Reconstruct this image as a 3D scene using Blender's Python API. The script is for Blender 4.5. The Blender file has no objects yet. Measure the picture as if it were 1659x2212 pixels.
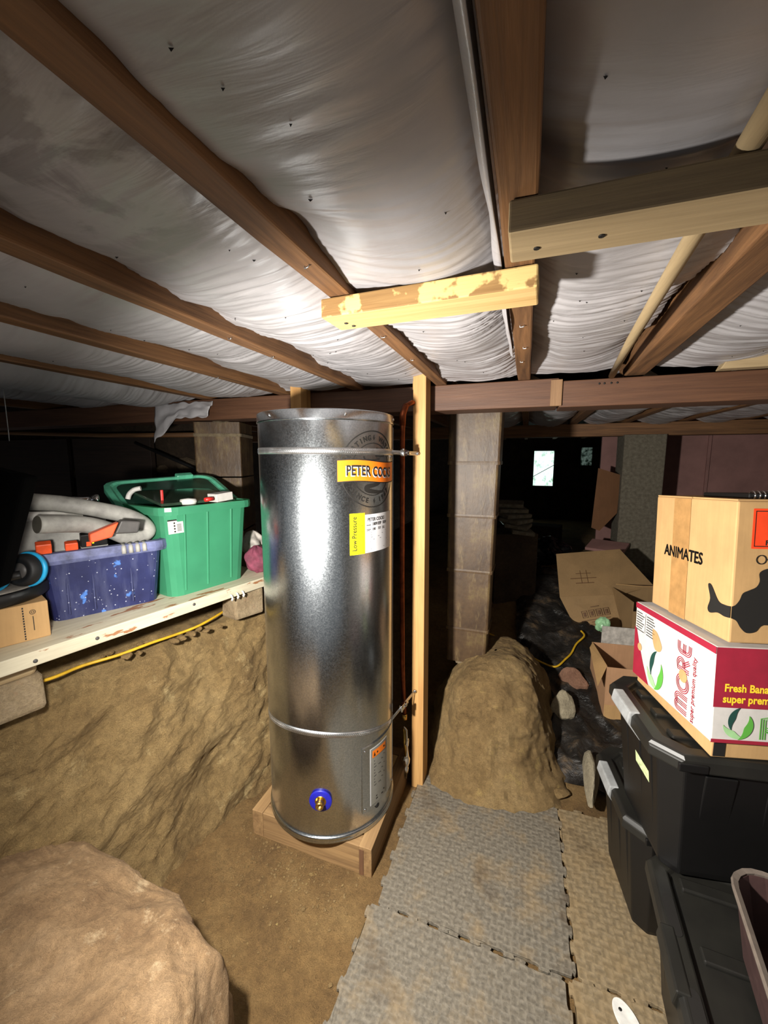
import bpy, bmesh, math, random
from mathutils import Vector, Matrix, noise
import numpy as np
S = bpy.context.scene
COL = S.collection
R = math.radians
rnd = random.Random(7)

# ---------------------------------------------------------------- camera, world, light, exposure
cam = bpy.data.cameras.new('camera'); cam.sensor_fit = 'VERTICAL'; cam.sensor_height = 24.0
cam.lens = 870.0 / 2212.0 * 24.0; cam.clip_start = 0.02; cam.clip_end = 60
co = bpy.data.objects.new('camera', cam); COL.objects.link(co)
co.location = (0, 0, 1.5); co.rotation_euler = (R(90 - 7.5), 0, R(19.4)); S.camera = co
W = bpy.data.worlds.new('world'); S.world = W; W.use_nodes = True
W.node_tree.nodes['Background'].inputs[0].default_value = (0.9, 0.95, 1.0, 1)
W.node_tree.nodes['Background'].inputs[1].default_value = 0.13
def lamp(name, kind, loc, aim, energy, color, size, **k):
    l = bpy.data.lights.new(name, kind); l.energy = energy; l.color = color
    if kind == 'AREA': l.size = size
    else: l.shadow_soft_size = size
    for a, b in k.items(): setattr(l, a, b)
    o = bpy.data.objects.new(name, l); COL.objects.link(o); o.location = loc
    d = Vector(aim) - Vector(loc); o.rotation_euler = d.to_track_quat('-Z', 'Y').to_euler()
    return o
lamp('hand_torch_light', 'SPOT', (-0.60, 0.26, 1.36), (-0.22, 1.5, 0.78), 205, (1.0, 0.955, 0.88), 0.035, spot_size=R(166), spot_blend=1.0)
S.view_settings.view_transform = 'Standard'; S.view_settings.look = 'None'
S.view_settings.gamma = 1.0; S.view_settings.use_curve_mapping = False
S.view_settings.exposure = 0.32

# ---------------------------------------------------------------- materials
def lin(c):
    return tuple(((v / 255 / 12.92) if v / 255 <= 0.04045 else ((v / 255 + 0.055) / 1.055) ** 2.4) for v in c) + (1,)
class NT:
    def __init__(s, name):
        s.m = bpy.data.materials.new(name); s.m.use_nodes = True; s.t = s.m.node_tree
        s.b = s.t.nodes['Principled BSDF']; s.tc = s.t.nodes.new('ShaderNodeTexCoord')
    def n(s, typ, **k):
        x = s.t.nodes.new(typ)
        for a, v in k.items():
            if a[0] == '_': x.inputs[a[1:].replace('_', ' ')].default_value = v
            else: setattr(x, a, v)
        return x
    def l(s, a, b): s.t.links.new(a, b)
    def coords(s, scale=(1, 1, 1), rot=(0, 0, 0)):
        mp = s.n('ShaderNodeMapping'); mp.inputs['Scale'].default_value = scale; mp.inputs['Rotation'].default_value = rot
        s.l(s.tc.outputs['Object'], mp.inputs[0]); return mp.outputs[0]
    def noise(s, vec, scale, detail=5, rough=0.6, dist=0.0):
        x = s.n('ShaderNodeTexNoise', _Scale=scale, _Detail=detail, _Roughness=rough, _Distortion=dist); s.l(vec, x.inputs['Vector']); return x.outputs[0]
    def ramp(s, fac, stops):
        r = s.n('ShaderNodeValToRGB'); e = r.color_ramp.elements
        while len(e) < len(stops): e.new(0.5)
        for i, (p, c) in enumerate(stops): e[i].position = p; e[i].color = lin(c) if isinstance(c, tuple) else (c, c, c, 1)
        s.l(fac, r.inputs[0]); return r.outputs[0]
    def mix(s, fac, a, b, mode='MIX'):
        x = s.n('ShaderNodeMix', data_type='RGBA', blend_type=mode)
        for v, i in ((fac, 0), (a, 6), (b, 7)):
            if isinstance(v, (int, float)): x.inputs[i].default_value = v
            elif isinstance(v, tuple): x.inputs[i].default_value = lin(v)
            else: s.l(v, x.inputs[i])
        return x.outputs[2]
    def bump(s, h, strength, dist, prev=None):
        b = s.n('ShaderNodeBump', _Strength=strength, _Distance=dist); s.l(h, b.inputs['Height'])
        if prev is not None: s.l(prev, b.inputs['Normal'])
        s.l(b.outputs[0], s.b.inputs['Normal']); return b.outputs[0]
    def set(s, color=None, rough=None, metal=None, **k):
        for nm, v in (('Base Color', color), ('Roughness', rough), ('Metallic', metal)):
            if v is None: continue
            if isinstance(v, tuple): s.b.inputs[nm].default_value = lin(v)
            elif isinstance(v, (int, float)): s.b.inputs[nm].default_value = v
            else: s.l(v, s.b.inputs[nm])
        for a, v in k.items(): s.b.inputs[a.replace('_', ' ')].default_value = v
        return s.m
def plain(name, c, rough=0.5, metal=0.0, var=0.12, scale=30, bump=0.0, **k):
    t = NT(name); v = t.coords(); f = t.noise(v, scale)
    d = tuple(int(x * (1 - var)) for x in c); e = tuple(min(255, int(x * (1 + var * .6))) for x in c)
    col = t.ramp(f, [(0.3, d), (0.7, e)])
    if bump: t.bump(t.noise(v, scale * 4), bump, 0.004)
    return t.set(col, rough, metal, **k)
def wood(name, c1, c2, axis, rough=0.75, grain=14, patch=None):
    t = NT(name); sc = [1, 1, 1]; sc[axis] = 0.045; v = t.coords(tuple(sc))
    f = t.noise(v, grain * 4, 6, 0.65, 0.6); g = t.noise(v, grain * 14, 3, 0.7)
    col = t.ramp(f, [(0.32, c1), (0.68, c2)])
    col = t.mix(0.25, col, t.ramp(g, [(0.35, c1), (0.65, c2)]), 'MULTIPLY')
    if patch:
        p = t.ramp(t.noise(t.coords(), 16, 4, 0.6), [(0.53, 0.0), (0.58, 1.0)])
        col = t.mix(p, col, patch)
    t.bump(g, 0.25, 0.003); return t.set(col, rough)
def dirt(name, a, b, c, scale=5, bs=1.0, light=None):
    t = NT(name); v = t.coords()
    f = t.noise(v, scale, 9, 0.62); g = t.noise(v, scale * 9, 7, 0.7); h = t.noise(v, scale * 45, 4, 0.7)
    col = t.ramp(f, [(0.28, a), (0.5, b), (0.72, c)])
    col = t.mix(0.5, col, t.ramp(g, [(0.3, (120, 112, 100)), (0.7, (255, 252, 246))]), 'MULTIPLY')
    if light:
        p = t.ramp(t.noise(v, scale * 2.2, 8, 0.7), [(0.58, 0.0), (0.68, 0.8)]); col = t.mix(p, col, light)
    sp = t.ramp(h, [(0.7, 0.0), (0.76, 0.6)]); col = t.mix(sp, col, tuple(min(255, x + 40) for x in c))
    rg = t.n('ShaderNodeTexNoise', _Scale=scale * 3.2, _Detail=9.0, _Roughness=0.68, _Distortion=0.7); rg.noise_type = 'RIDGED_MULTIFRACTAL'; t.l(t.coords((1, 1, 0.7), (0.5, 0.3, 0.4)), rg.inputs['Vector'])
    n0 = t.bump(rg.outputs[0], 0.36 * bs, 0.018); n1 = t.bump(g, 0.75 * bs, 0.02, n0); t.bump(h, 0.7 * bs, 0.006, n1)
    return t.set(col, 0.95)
M = {}
M['dirt'] = dirt('dirt_floor', (122, 94, 58), (156, 123, 76), (178, 145, 94), 5, 1.7)
M['clay'] = dirt('clay_bank', (142, 114, 72), (172, 143, 94), (192, 163, 112), 4, 1.8, (204, 178, 126))
M['mound'] = dirt('clay_mound', (146, 118, 76), (178, 147, 98), (198, 168, 118), 6, 1.9, (196, 166, 104))
M['boulder'] = dirt('boulder_stone', (148, 116, 82), (182, 148, 108), (204, 170, 130), 7, 1.1, (216, 188, 148))
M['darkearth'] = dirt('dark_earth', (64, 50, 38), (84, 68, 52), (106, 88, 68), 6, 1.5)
M['darkstone'] = dirt('dark_stone', (104, 88, 68), (128, 110, 86), (150, 132, 104), 9)
M['greystone'] = dirt('grey_stone', (150, 140, 118), (176, 165, 140), (192, 182, 158), 12, 0.6)
M['redstone'] = dirt('red_stone', (128, 92, 74), (150, 112, 90), (168, 128, 106), 12, 0.6)
M['brickstone'] = dirt('worn_block', (140, 118, 90), (172, 152, 120), (190, 170, 140), 10, 0.8, (150, 120, 92))
for i, a in enumerate('xyz'):
    M['joist_' + a] = wood('old_joist_' + a, (98, 68, 42), (150, 108, 68), i, 0.7)
    M['pine_' + a] = wood('new_pine_' + a, (176, 132, 78), (212, 172, 112), i, 0.7, 9)
    M['pale_' + a] = wood('pale_pine_' + a, (196, 162, 104), (226, 196, 138), i, 0.75, 9)
    M['grey_' + a] = wood('weathered_pine_' + a, (158, 138, 104), (190, 168, 130), i, 0.8, 9)
    M['plinth_' + a] = wood('plinth_pine_' + a, (122, 94, 62), (172, 140, 96), i, 0.75, 8, )
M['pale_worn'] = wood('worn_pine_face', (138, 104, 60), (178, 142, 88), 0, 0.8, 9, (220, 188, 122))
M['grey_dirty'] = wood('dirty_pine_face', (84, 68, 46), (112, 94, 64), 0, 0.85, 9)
M['endgrain_dark'] = wood('plinth_end_grain', (96, 66, 44), (126, 90, 60), 2, 0.85, 20)
M['bearer'] = wood('bearer_wood', (84, 54, 36), (112, 76, 52), 0, 0.6)
M['bearer_pale'] = wood('bearer_splice', (128, 96, 64), (150, 116, 80), 2, 0.6)
def painted_white():
    t = NT('worn_white_paint'); v = t.coords((0.25, 1, 1)); f = t.noise(v, 26, 6, 0.62)
    p = t.ramp(f, [(0.60, 0.0), (0.63, 1.0)]); g = t.noise(t.coords((0.1, 1, 1)), 40, 5)
    col = t.mix(p, t.ramp(g, [(0.3, (178, 168, 144)), (0.7, (206, 198, 174))]), (150, 104, 70))
    t.bump(f, 0.2, 0.003); return t.set(col, 0.6)
M['white_paint'] = painted_white()
def galv():
    t = NT('galvanised_steel'); v = t.coords()
    vo = t.n('ShaderNodeTexVoronoi', _Scale=300.0); t.l(v, vo.inputs['Vector'])
    sep = t.n('ShaderNodeSeparateColor'); t.l(vo.outputs['Color'], sep.inputs[0])
    col = t.ramp(sep.outputs[0], [(0.0, (176, 182, 187)), (1.0, (200, 205, 209))])
    f = t.noise(t.coords((1, 1, 0.4)), 7, 5); col = t.mix(0.16, col, t.ramp(f, [(0.3, (150, 154, 158)), (0.7, (255, 255, 255))]), 'MULTIPLY')
    r = t.ramp(sep.outputs[1], [(0.0, 0.21), (1.0, 0.27)])
    t.bump(t.noise(v, 90, 3), 0.06, 0.002)
    return t.set(col, r, 1.0)
M['galv'] = galv()
M['steel'] = plain('bright_steel', (205, 207, 209), 0.4, 1.0)
M['sticker_grey'] = plain('grey_sticker', (132, 130, 122), 0.5, var=0.05)
M['chrome'] = plain('chrome', (225, 226, 228), 0.12, 1.0)
M['brass'] = plain('brass', (205, 170, 95), 0.3, 1.0)
M['copper'] = plain('dark_copper', (130, 70, 45), 0.38, 1.0, 0.25)
M['blue_plastic'] = plain('blue_washer', (28, 30, 150), 0.4)
M['black_rubber'] = plain('black_rubber', (18, 18, 19), 0.6)
M['black_pad'] = plain('black_pad', (5, 5, 5), 0.95, Specular_IOR_Level=0.05)
M['black_plastic'] = plain('black_plastic', (13, 12, 12), 0.45, bump=0.05)
M['bin_lid'] = plain('dusty_black_plastic', (30, 29, 26), 0.45, var=0.25, scale=9, bump=0.06)
M['grey_plastic'] = plain('grey_latch', (150, 152, 152), 0.5)
M['brown_plastic'] = plain('brown_tray', (70, 52, 50), 0.35)
M['tray_rim'] = plain('tray_rim', (108, 98, 90), 0.35, bump=0.1)
M['ink'] = plain('black_ink', (26, 24, 22), 0.6, var=0.02)
M['grey_ink'] = plain('grey_ink', (70, 70, 70), 0.6, var=0.02)
M['brown_ink'] = plain('brown_ink', (96, 66, 38), 0.7, var=0.1)
M['orange_sticker'] = plain('orange_sticker', (240, 124, 24), 0.45, var=0.03)
M['red_sticker'] = plain('fragile_sticker', (238, 70, 30), 0.5, var=0.05)
M['yellow_sticker'] = plain('yellow_sticker', (246, 234, 20), 0.45, var=0.03)
M['white_sticker'] = plain('white_sticker', (214, 214, 218), 0.4, var=0.03)
M['paper'] = plain('white_card', (202, 197, 192), 0.7, var=0.05)
M['maroon'] = plain('maroon_print', (150, 30, 52), 0.55, var=0.05)
M['gold_ink'] = plain('yellow_print', (244, 206, 50), 0.6, var=0.03)
M['leaf_dark'] = plain('dark_green_print', (24, 66, 58), 0.6, var=0.03)
M['leaf_mid'] = plain('green_print', (88, 164, 62), 0.6, var=0.03)
M['leaf_pale'] = plain('pale_green_print', (156, 200, 142), 0.6, var=0.06)
M['lime_label'] = plain('lime_label', (200, 214, 160), 0.6, var=0.2, scale=80)
def cardboard(name, c):
    t = NT(name); v = t.coords(); f = t.noise(v, 6, 6); g = t.noise(t.coords((1, 1, 0.06)), 120, 3)
    col = t.ramp(f, [(0.3, tuple(int(x * .88) for x in c)), (0.7, c)])
    col = t.mix(0.12, col, t.ramp(g, [(0.3, (150, 130, 110)), (0.7, (255, 255, 255))]), 'MULTIPLY')
    t.bump(f, 0.15, 0.01); return t.set(col, 0.82)
M['card'] = cardboard('brown_cardboard', (196, 156, 104))
M['card_pink'] = cardboard('pinkish_cardboard', (190, 146, 108))
M['card_dark'] = cardboard('dusty_cardboard', (152, 122, 82))
M['tape'] = plain('packing_tape', (170, 130, 82), 0.22, var=0.1)
def poly_sheet():
    t = NT('black_polythene'); v = t.coords(); f = t.noise(v, 7, 7, 0.7)
    col = t.ramp(f, [(0.4, (26, 25, 24)), (0.56, (40, 36, 32)), (0.74, (104, 84, 60))])
    r = t.ramp(f, [(0.4, 0.25), (0.6, 0.6)])
    t.bump(t.noise(v, 14, 6, 0.6, 0.8), 0.6, 0.03); return t.set(col, r)
M['polythene'] = poly_sheet()
def insulation(dusty=False):
    t = NT('dusty_insulation_film' if dusty else 'silver_insulation_film'); v = t.coords()
    f = t.noise(v, 3.5, 6); g = t.noise(t.coords((0.16, 1.0, 0.6)), 28, 4, 0.5, 0.5); h = t.noise(v, 70, 4)
    col = t.ramp(f, [(0.3, (158, 155, 156)), (0.7, (182, 179, 182))])
    if dusty:
        s_ = t.n('ShaderNodeSeparateXYZ'); t.l(v, s_.inputs[0])
        mk = t.ramp(t.noise(v, 9, 5, 0.6, 0.9), [(0.46, 0.0), (0.56, 0.5)]); hi = t.n('ShaderNodeMapRange'); t.l(s_.outputs[1], hi.inputs[0])
        for q, x in zip((1, 2, 3, 4), (-0.25, 0.0, 1.0, 0.0)): hi.inputs[q].default_value = x
        mm = t.n('ShaderNodeMath', operation='MULTIPLY'); t.l(mk, mm.inputs[0]); t.l(hi.outputs[0], mm.inputs[1])
        col = t.mix(mm.outputs[0], col, (84, 76, 74))
    n1 = t.bump(g, 0.22, 0.012); t.bump(h, 0.05, 0.004, n1)
    return t.set(col, 0.38, 0.0, Specular_IOR_Level=0.6)
M['insulation'] = insulation(); M['insulation_dusty'] = insulation(True)
def tub_blue():
    t = NT('spattered_blue_plastic'); v = t.coords()
    f = t.noise(v, 9, 5); col = t.ramp(f, [(0.3, (24, 29, 72)), (0.7, (42, 49, 98))])
    p = t.ramp(t.noise(v, 17, 3, 0.5), [(0.66, 0.0), (0.69, 1.0)]); col = t.mix(p, col, (74, 122, 200))
    vo = t.n('ShaderNodeTexVoronoi', _Scale=62.0); t.l(v, vo.inputs['Vector'])
    d = t.ramp(vo.outputs['Distance'], [(0.10, 0.9), (0.16, 0.0)]); col = t.mix(d, col, (178, 182, 200))
    q = t.ramp(t.noise(t.coords((1, 1, .15)), 26, 6), [(0.5, 0.0), (0.85, 0.28)]); col = t.mix(q, col, (140, 146, 176))
    return t.set(col, 0.5)
M['tub_blue'] = tub_blue()
def tub_green(name, c, alpha):
    t = NT(name); v = t.coords(); f = t.noise(v, 5, 4)
    t.set(t.ramp(f, [(0.3, tuple(int(x * .9) for x in c)), (0.7, c)]), 0.3)
    tr = t.n('ShaderNodeBsdfTransparent'); tr.inputs[0].default_value = lin((110, 225, 170))
    tl = t.n('ShaderNodeBsdfTranslucent'); tl.inputs[0].default_value = lin(c)
    m1 = t.n('ShaderNodeMixShader'); m1.inputs[0].default_value = 0.35
    m2 = t.n('ShaderNodeMixShader'); m2.inputs[0].default_value = alpha
    out = t.t.nodes['Material Output']
    t.l(t.b.outputs[0], m1.inputs[1]); t.l(tl.outputs[0], m1.inputs[2])
    t.l(m1.outputs[0], m2.inputs[1]); t.l(tr.outputs[0], m2.inputs[2]); t.l(m2.outputs[0], out.inputs[0])
    return t.m
M['tub_green'] = tub_green('translucent_green_plastic', (92, 186, 144), 0.24)
M['tub_rim'] = plain('scuffed_blue_rim', (98, 104, 142), 0.55, var=0.3, scale=26)
M['lid_dark'] = plain('dark_green_panel', (34, 70, 56), 0.2, var=0.25, scale=9)
M['lid_green'] = plain('green_plastic_lid', (96, 186, 152), 0.35)
M['grey_pipe'] = plain('weathered_grey_pipe', (158, 156, 150), 0.6, var=0.22, scale=14)
M['pipe_inside'] = plain('pipe_end', (84, 80, 70), 0.8)
M['orange'] = plain('orange_plastic', (232, 86, 40), 0.45)
M['dark_grey'] = plain('dark_grey_plastic', (70, 68, 66), 0.5)
M['cyan'] = plain('cyan_ring', (40, 170, 226), 0.4)
M['disc_top'] = plain('dusty_grey_top', (128, 122, 114), 0.7, var=0.25, scale=18, bump=0.2)
M['yellow_cord'] = plain('yellow_cord', (204, 162, 36), 0.45)
M['maroon_cloth'] = plain('maroon_cloth', (118, 56, 74), 0.85, var=0.25)
M['red'] = plain('red_plastic', (200, 40, 36), 0.4)
M['white'] = plain('white_plastic', (220, 218, 212), 0.5)
M['dirty_white'] = plain('dirty_white', (176, 170, 162), 0.7, var=0.2)
M['pale_green_bag'] = plain('pale_green_bag', (150, 196, 150), 0.35)
M['lime'] = plain('pale_lime_cloth', (214, 218, 120), 0.7)
M['dark_glass'] = plain('dark_glossy_sheet', (52, 66, 54), 0.12)
M['black_bag'] = plain('black_bag', (16, 16, 18), 0.22, bump=0.2)
M['pink_board'] = plain('pinkish_board', (146, 108, 102), 0.8, var=0.12, scale=4)
M['pale_board'] = plain('pale_board', (226, 220, 212), 0.8, var=0.1, scale=3)  # kept very pale so the unseen right wall brightens the steel
M['thread'] = plain('white_thread', (200, 200, 196), 0.7)
def pier():
    t = NT('glazed_clay_block'); v = t.coords(); f = t.noise(v, 8, 7, 0.65); g = t.noise(t.coords((1, 1, 0.3)), 24, 6)
    col = t.ramp(f, [(0.3, (58, 42, 29)), (0.55, (86, 66, 44)), (0.72, (112, 96, 58))])
    col = t.mix(t.ramp(g, [(0.55, 0.0), (0.72, 0.55)]), col, (140, 120, 82))
    t.bump(g, 0.5, 0.006); return t.set(col, 0.5)
M['pier'] = pier()
M['mortar'] = dirt('pale_mortar', (140, 122, 96), (170, 152, 122), (190, 172, 142), 30)
M['concrete'] = dirt('rough_concrete', (130, 122, 106), (160, 152, 134), (186, 178, 158), 40, 1.2)
M['deck'] = wood('dark_deck', (40, 30, 24), (62, 46, 36), 0)
def mat_tile(name, c1, c2, dust, thr, sc):
    t = NT(name); v = t.coords()
    ch = t.n('ShaderNodeTexChecker', _Scale=sc); ch.inputs[1].default_value = (1, 1, 1, 1); ch.inputs[2].default_value = (0, 0, 0, 1); t.l(v, ch.inputs[0])
    wx = t.n('ShaderNodeTexWave', _Scale=sc * 0.33, _Distortion=0.6); wx.bands_direction = 'X'; t.l(v, wx.inputs[0])
    wy = t.n('ShaderNodeTexWave', _Scale=sc * 0.33, _Distortion=0.6); wy.bands_direction = 'Y'; t.l(v, wy.inputs[0])
    h = t.mix(ch.outputs[1], wx.outputs[0], wy.outputs[0])
    f = t.noise(v, 7, 8, 0.65); g = t.noise(v, 120, 4)
    col = t.ramp(g, [(0.3, c1), (0.7, c2)])
    col = t.mix(0.16, col, t.ramp(h, [(0.0, (120, 116, 110)), (0.7, (255, 255, 255))]), 'MULTIPLY')
    p = t.ramp(f, [(thr, 0.0), (thr + .22, 0.75)]); col = t.mix(p, col, dust)
    q = t.ramp(t.noise(v, 4.2, 5, .6), [(0.58, 0.0), (0.70, 0.8)]); col = t.mix(q, col, (70, 56, 40))
    n1 = t.bump(h, 0.45, 0.004); t.bump(g, 0.25, 0.003, n1)
    return t.set(col, 0.75)
M['mat_grey'] = mat_tile('grey_foam_tile', (92, 86, 76), (122, 114, 100), (138, 116, 82), 0.5, 46)
M['mat_tan'] = mat_tile('dusty_foam_tile', (112, 98, 76), (140, 122, 92), (134, 112, 78), 0.45, 40)

# ---------------------------------------------------------------- geometry helpers
class MB:
    def __init__(s): s.v = []; s.f = []; s.sm = []
    def add(s, vs, fs, T=None, smooth=False):
        o = len(s.v)
        s.v += [tuple(T @ Vector(p)) if T else tuple(p) for p in vs]
        s.f += [tuple(i + o for i in f) for f in fs]; s.sm += [smooth] * len(fs); return s
    def box(s, x0, y0, z0, x1, y1, z1, T=None):
        v = [(x, y, z) for z in (z0, z1) for y in (y0, y1) for x in (x0, x1)]
        return s.add(v, [(0, 2, 3, 1), (4, 5, 7, 6), (0, 1, 5, 4), (2, 6, 7, 3), (0, 4, 6, 2), (1, 3, 7, 5)], T)
    def loft(s, rings, cap0=True, cap1=True, T=None, smooth=False, close=False):
        n = len(rings[0]); v = [p for r in rings for p in r]; f = []
        m = len(rings)
        for k in range(m if close else m - 1):
            a, b = k * n, ((k + 1) % m) * n
            for i in range(n): f.append((a + i, a + (i + 1) % n, b + (i + 1) % n, b + i))
        s.add(v, f, T, smooth); o = len(s.v) - len(v)
        if cap0 and not close: s.f.append(tuple(o + i for i in reversed(range(n)))); s.sm.append(False)
        if cap1 and not close: s.f.append(tuple(o + (m - 1) * n + i for i in range(n))); s.sm.append(False)
        return s
    def prism(s, poly, h0, h1, T=None):
        return s.loft([[(x, y, h0) for x, y in poly], [(x, y, h1) for x, y in poly]], T=T)
    def tube(s, path, r, n=10, T=None, cap=True):
        P = [Vector(p) for p in path]; rings = []; ref = None
        for i, p in enumerate(P):
            d = (P[min(i + 1, len(P) - 1)] - P[max(i - 1, 0)]).normalized()
            if ref is None: ref = d.orthogonal().normalized()
            ref = (ref - d * ref.dot(d)).normalized(); b = d.cross(ref)
            rr = r[i] if isinstance(r, (list, tuple)) else r
            rings.append([tuple(p + (ref * math.cos(a) + b * math.sin(a)) * rr) for a in (2 * math.pi * k / n for k in range(n))])
        return s.loft(rings, cap, cap, T, True)
    def lathe(s, prof, n=48, T=None, smooth=True):
        rings = [[(r * math.cos(a), r * math.sin(a), z) for a in (2 * math.pi * k / n for k in range(n))] for r, z in prof]
        return s.loft(rings, True, True, T, smooth)
    def grid(s, nx, ny, fn, T=None, smooth=True):
        v = [fn(i / (nx - 1), j / (ny - 1)) for j in range(ny) for i in range(nx)]
        f = [(j * nx + i, j * nx + i + 1, (j + 1) * nx + i + 1, (j + 1) * nx + i) for j in range(ny - 1) for i in range(nx - 1)]
        return s.add(v, f, T, smooth)
def rr(w, d, c, z, n=3, cx=0, cy=0):
    """rounded / chamfered rectangle ring, centred"""
    out = []
    for (sx, sy, a0) in ((1, -1, -90), (1, 1, 0), (-1, 1, 90), (-1, -1, 180)):
        for k in range(n):
            a = R(a0 + 90 * k / (n - 1)) if n > 1 else 0
            out.append((cx + sx * (w / 2 - c) + c * math.cos(a), cy + sy * (d / 2 - c) + c * math.sin(a), z))
    return out
def frame(loc, deg=0, tilt=0, axis='X'):
    T = Matrix.Translation(loc) @ Matrix.Rotation(R(deg), 4, 'Z')
    if tilt: T = T @ Matrix.Rotation(R(tilt), 4, axis)
    return T
WM = {}
I4 = Matrix.Identity(4)
def link(o, world, parent):
    COL.objects.link(o); WM[o.name] = world
    if parent is not None:
        o.parent = parent; o.matrix_parent_inverse = I4.copy(); o.matrix_basis = WM[parent.name].inverted() @ world
    else: o.matrix_basis = world
    return o
def tag(o, label=None, cat=None, group=None, kind=None):
    for k, v in (('label', label), ('category', cat), ('group', group), ('kind', kind)):
        if v: o[k] = v
    return o
def thing(name, label, cat, T=I4, group=None, kind=None):
    o = bpy.data.objects.new(name, None); o.empty_display_size = 0.05
    return tag(link(o, T.copy(), None), label, cat, group, kind)
def obj(name, mb, mat, parent=None, T=I4, bevel=0.0, label=None, seg=2):
    vs = np.array(mb.v); lo = vs.min(0); hi = vs.max(0); c = (lo + hi) / 2
    if parent is None: c[2] = lo[2]
    me = bpy.data.meshes.new(name)
    me.from_pydata([tuple(p) for p in (vs - c)], [], mb.f)
    me.polygons.foreach_set('use_smooth', mb.sm); me.update()
    if mat is not None: me.materials.append(M[mat] if isinstance(mat, str) else mat)
    o = bpy.data.objects.new(name, me)
    link(o, T @ Matrix.Translation(c), parent)
    if bevel:
        b = o.modifiers.new('bevel', 'BEVEL'); b.width = bevel; b.segments = seg; b.limit_method = 'ANGLE'; b.angle_limit = R(40)
    if label: o['label'] = label
    return o
def single(name, mb, mat, label, cat, T=I4, bevel=0.0, group=None, kind=None):
    return tag(obj(name, mb, mat, None, T, bevel), label, cat, group, kind)
def boxpart(name, b, mat, parent, T=I4, bevel=0.002, label=None):
    return obj(name, MB().box(*b), mat, parent, T, bevel, label)
def fbm(p, sc, oct=4, seed=0.0):
    return noise.fractal(Vector((p[0] * sc + seed, p[1] * sc - seed * 1.7, p[2] * sc + seed * .6)), 1.0, 2.0, oct)
def rock(mb, size, seed, sub=3, n=0.16, cuts=9, T=None):
    bm = bmesh.new(); bmesh.ops.create_icosphere(bm, subdivisions=sub, radius=1.0)
    r = random.Random(seed); pl = []
    for _ in range(cuts):
        d = Vector((r.uniform(-1, 1), r.uniform(-1, 1), r.uniform(-1, 1))).normalized(); pl.append((d, r.uniform(0.6, 0.85)))
    vs = []
    for v in bm.verts:
        p = v.co.copy()
        for d, k in pl:
            e = p.dot(d) - k
            if e > 0: p -= d * e * 0.92
        p *= 1 + n * fbm(p, 1.6, 4, seed)
        vs.append((p.x * size[0], p.y * size[1], p.z * size[2]))
    fs = [[v.index for v in f.verts] for f in bm.faces]; bm.free()
    return mb.add(vs, fs, T, False)
def strip(mb, pts, w, T=None, up=(0, 0, 1)):
    """flat ribbon along pts, width w along 'up'"""
    u = Vector(up) * (w / 2); a = [tuple(Vector(p) - u) for p in pts]; b = [tuple(Vector(p) + u) for p in pts]
    n = len(pts); return mb.add(a + b, [(i, i + 1, n + i + 1, n + i) for i in range(n - 1)], T, True)
def text2d(body, size, bold=0.0, sx=1.0, space=1.0, align='LEFT'):
    cu = bpy.data.curves.new('lettering', 'FONT'); cu.body = body; cu.size = size; cu.offset = bold
    cu.align_x = align; cu.align_y = 'BOTTOM_BASELINE'; cu.resolution_u = 3; cu.space_character = space
    o = bpy.data.objects.new('lettering', cu); COL.objects.link(o)
    me = bpy.data.meshes.new_from_object(o.evaluated_get(bpy.context.evaluated_depsgraph_get()))
    vs = [(v.co.x * sx, v.co.y) for v in me.vertices]; fs = [tuple(p.vertices) for p in me.polygons]
    bpy.data.objects.remove(o); bpy.data.curves.remove(cu); bpy.data.meshes.remove(me); return vs, fs
def on_plane(mb, vf, o, u, v, off=0.0006, T=None):
    o, u, v = Vector(o), Vector(u).normalized(), Vector(v).normalized(); n = u.cross(v)
    return mb.add([tuple(o + u * x + v * y + n * off) for x, y in vf[0]], vf[1], T)
def poly2d(pts): return pts, [tuple(range(len(pts)))]
def band2d(a, b):
    n = len(a); return a + b, [(i, i + 1, n + i + 1, n + i) for i in range(n - 1)]
def rect2d(x0, y0, x1, y1): return [(x0, y0), (x1, y0), (x1, y1), (x0, y1)], [(0, 1, 2, 3)]
def ring2d(cx, cy, r0, r1, n=40, a0=0, a1=360):
    A = [R(a0 + (a1 - a0) * i / n) for i in range(n + 1)]
    return band2d([(cx + r1 * math.cos(a), cy + r1 * math.sin(a)) for a in A], [(cx + r0 * math.cos(a), cy + r0 * math.sin(a)) for a in A])
def moved(vf, dx=0, dy=0, deg=0):
    c, s = math.cos(R(deg)), math.sin(R(deg)); return [(x * c - y * s + dx, x * s + y * c + dy) for x, y in vf[0]], vf[1]
def bold2d(body, size, w, sx=1.0):
    g = text2d(body, size, 0, sx); return joined(*[moved(g, a * w, b * w) for a, b in ((0, 0), (1, 0), (-1, 0), (0, 1), (0, -1), (.7, .7), (-.7, -.7))])
def joined(*l):
    V, F = [], []
    for v, f in l:
        o = len(V); V += v; F += [tuple(i + o for i in q) for q in f]
    return V, F

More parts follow.
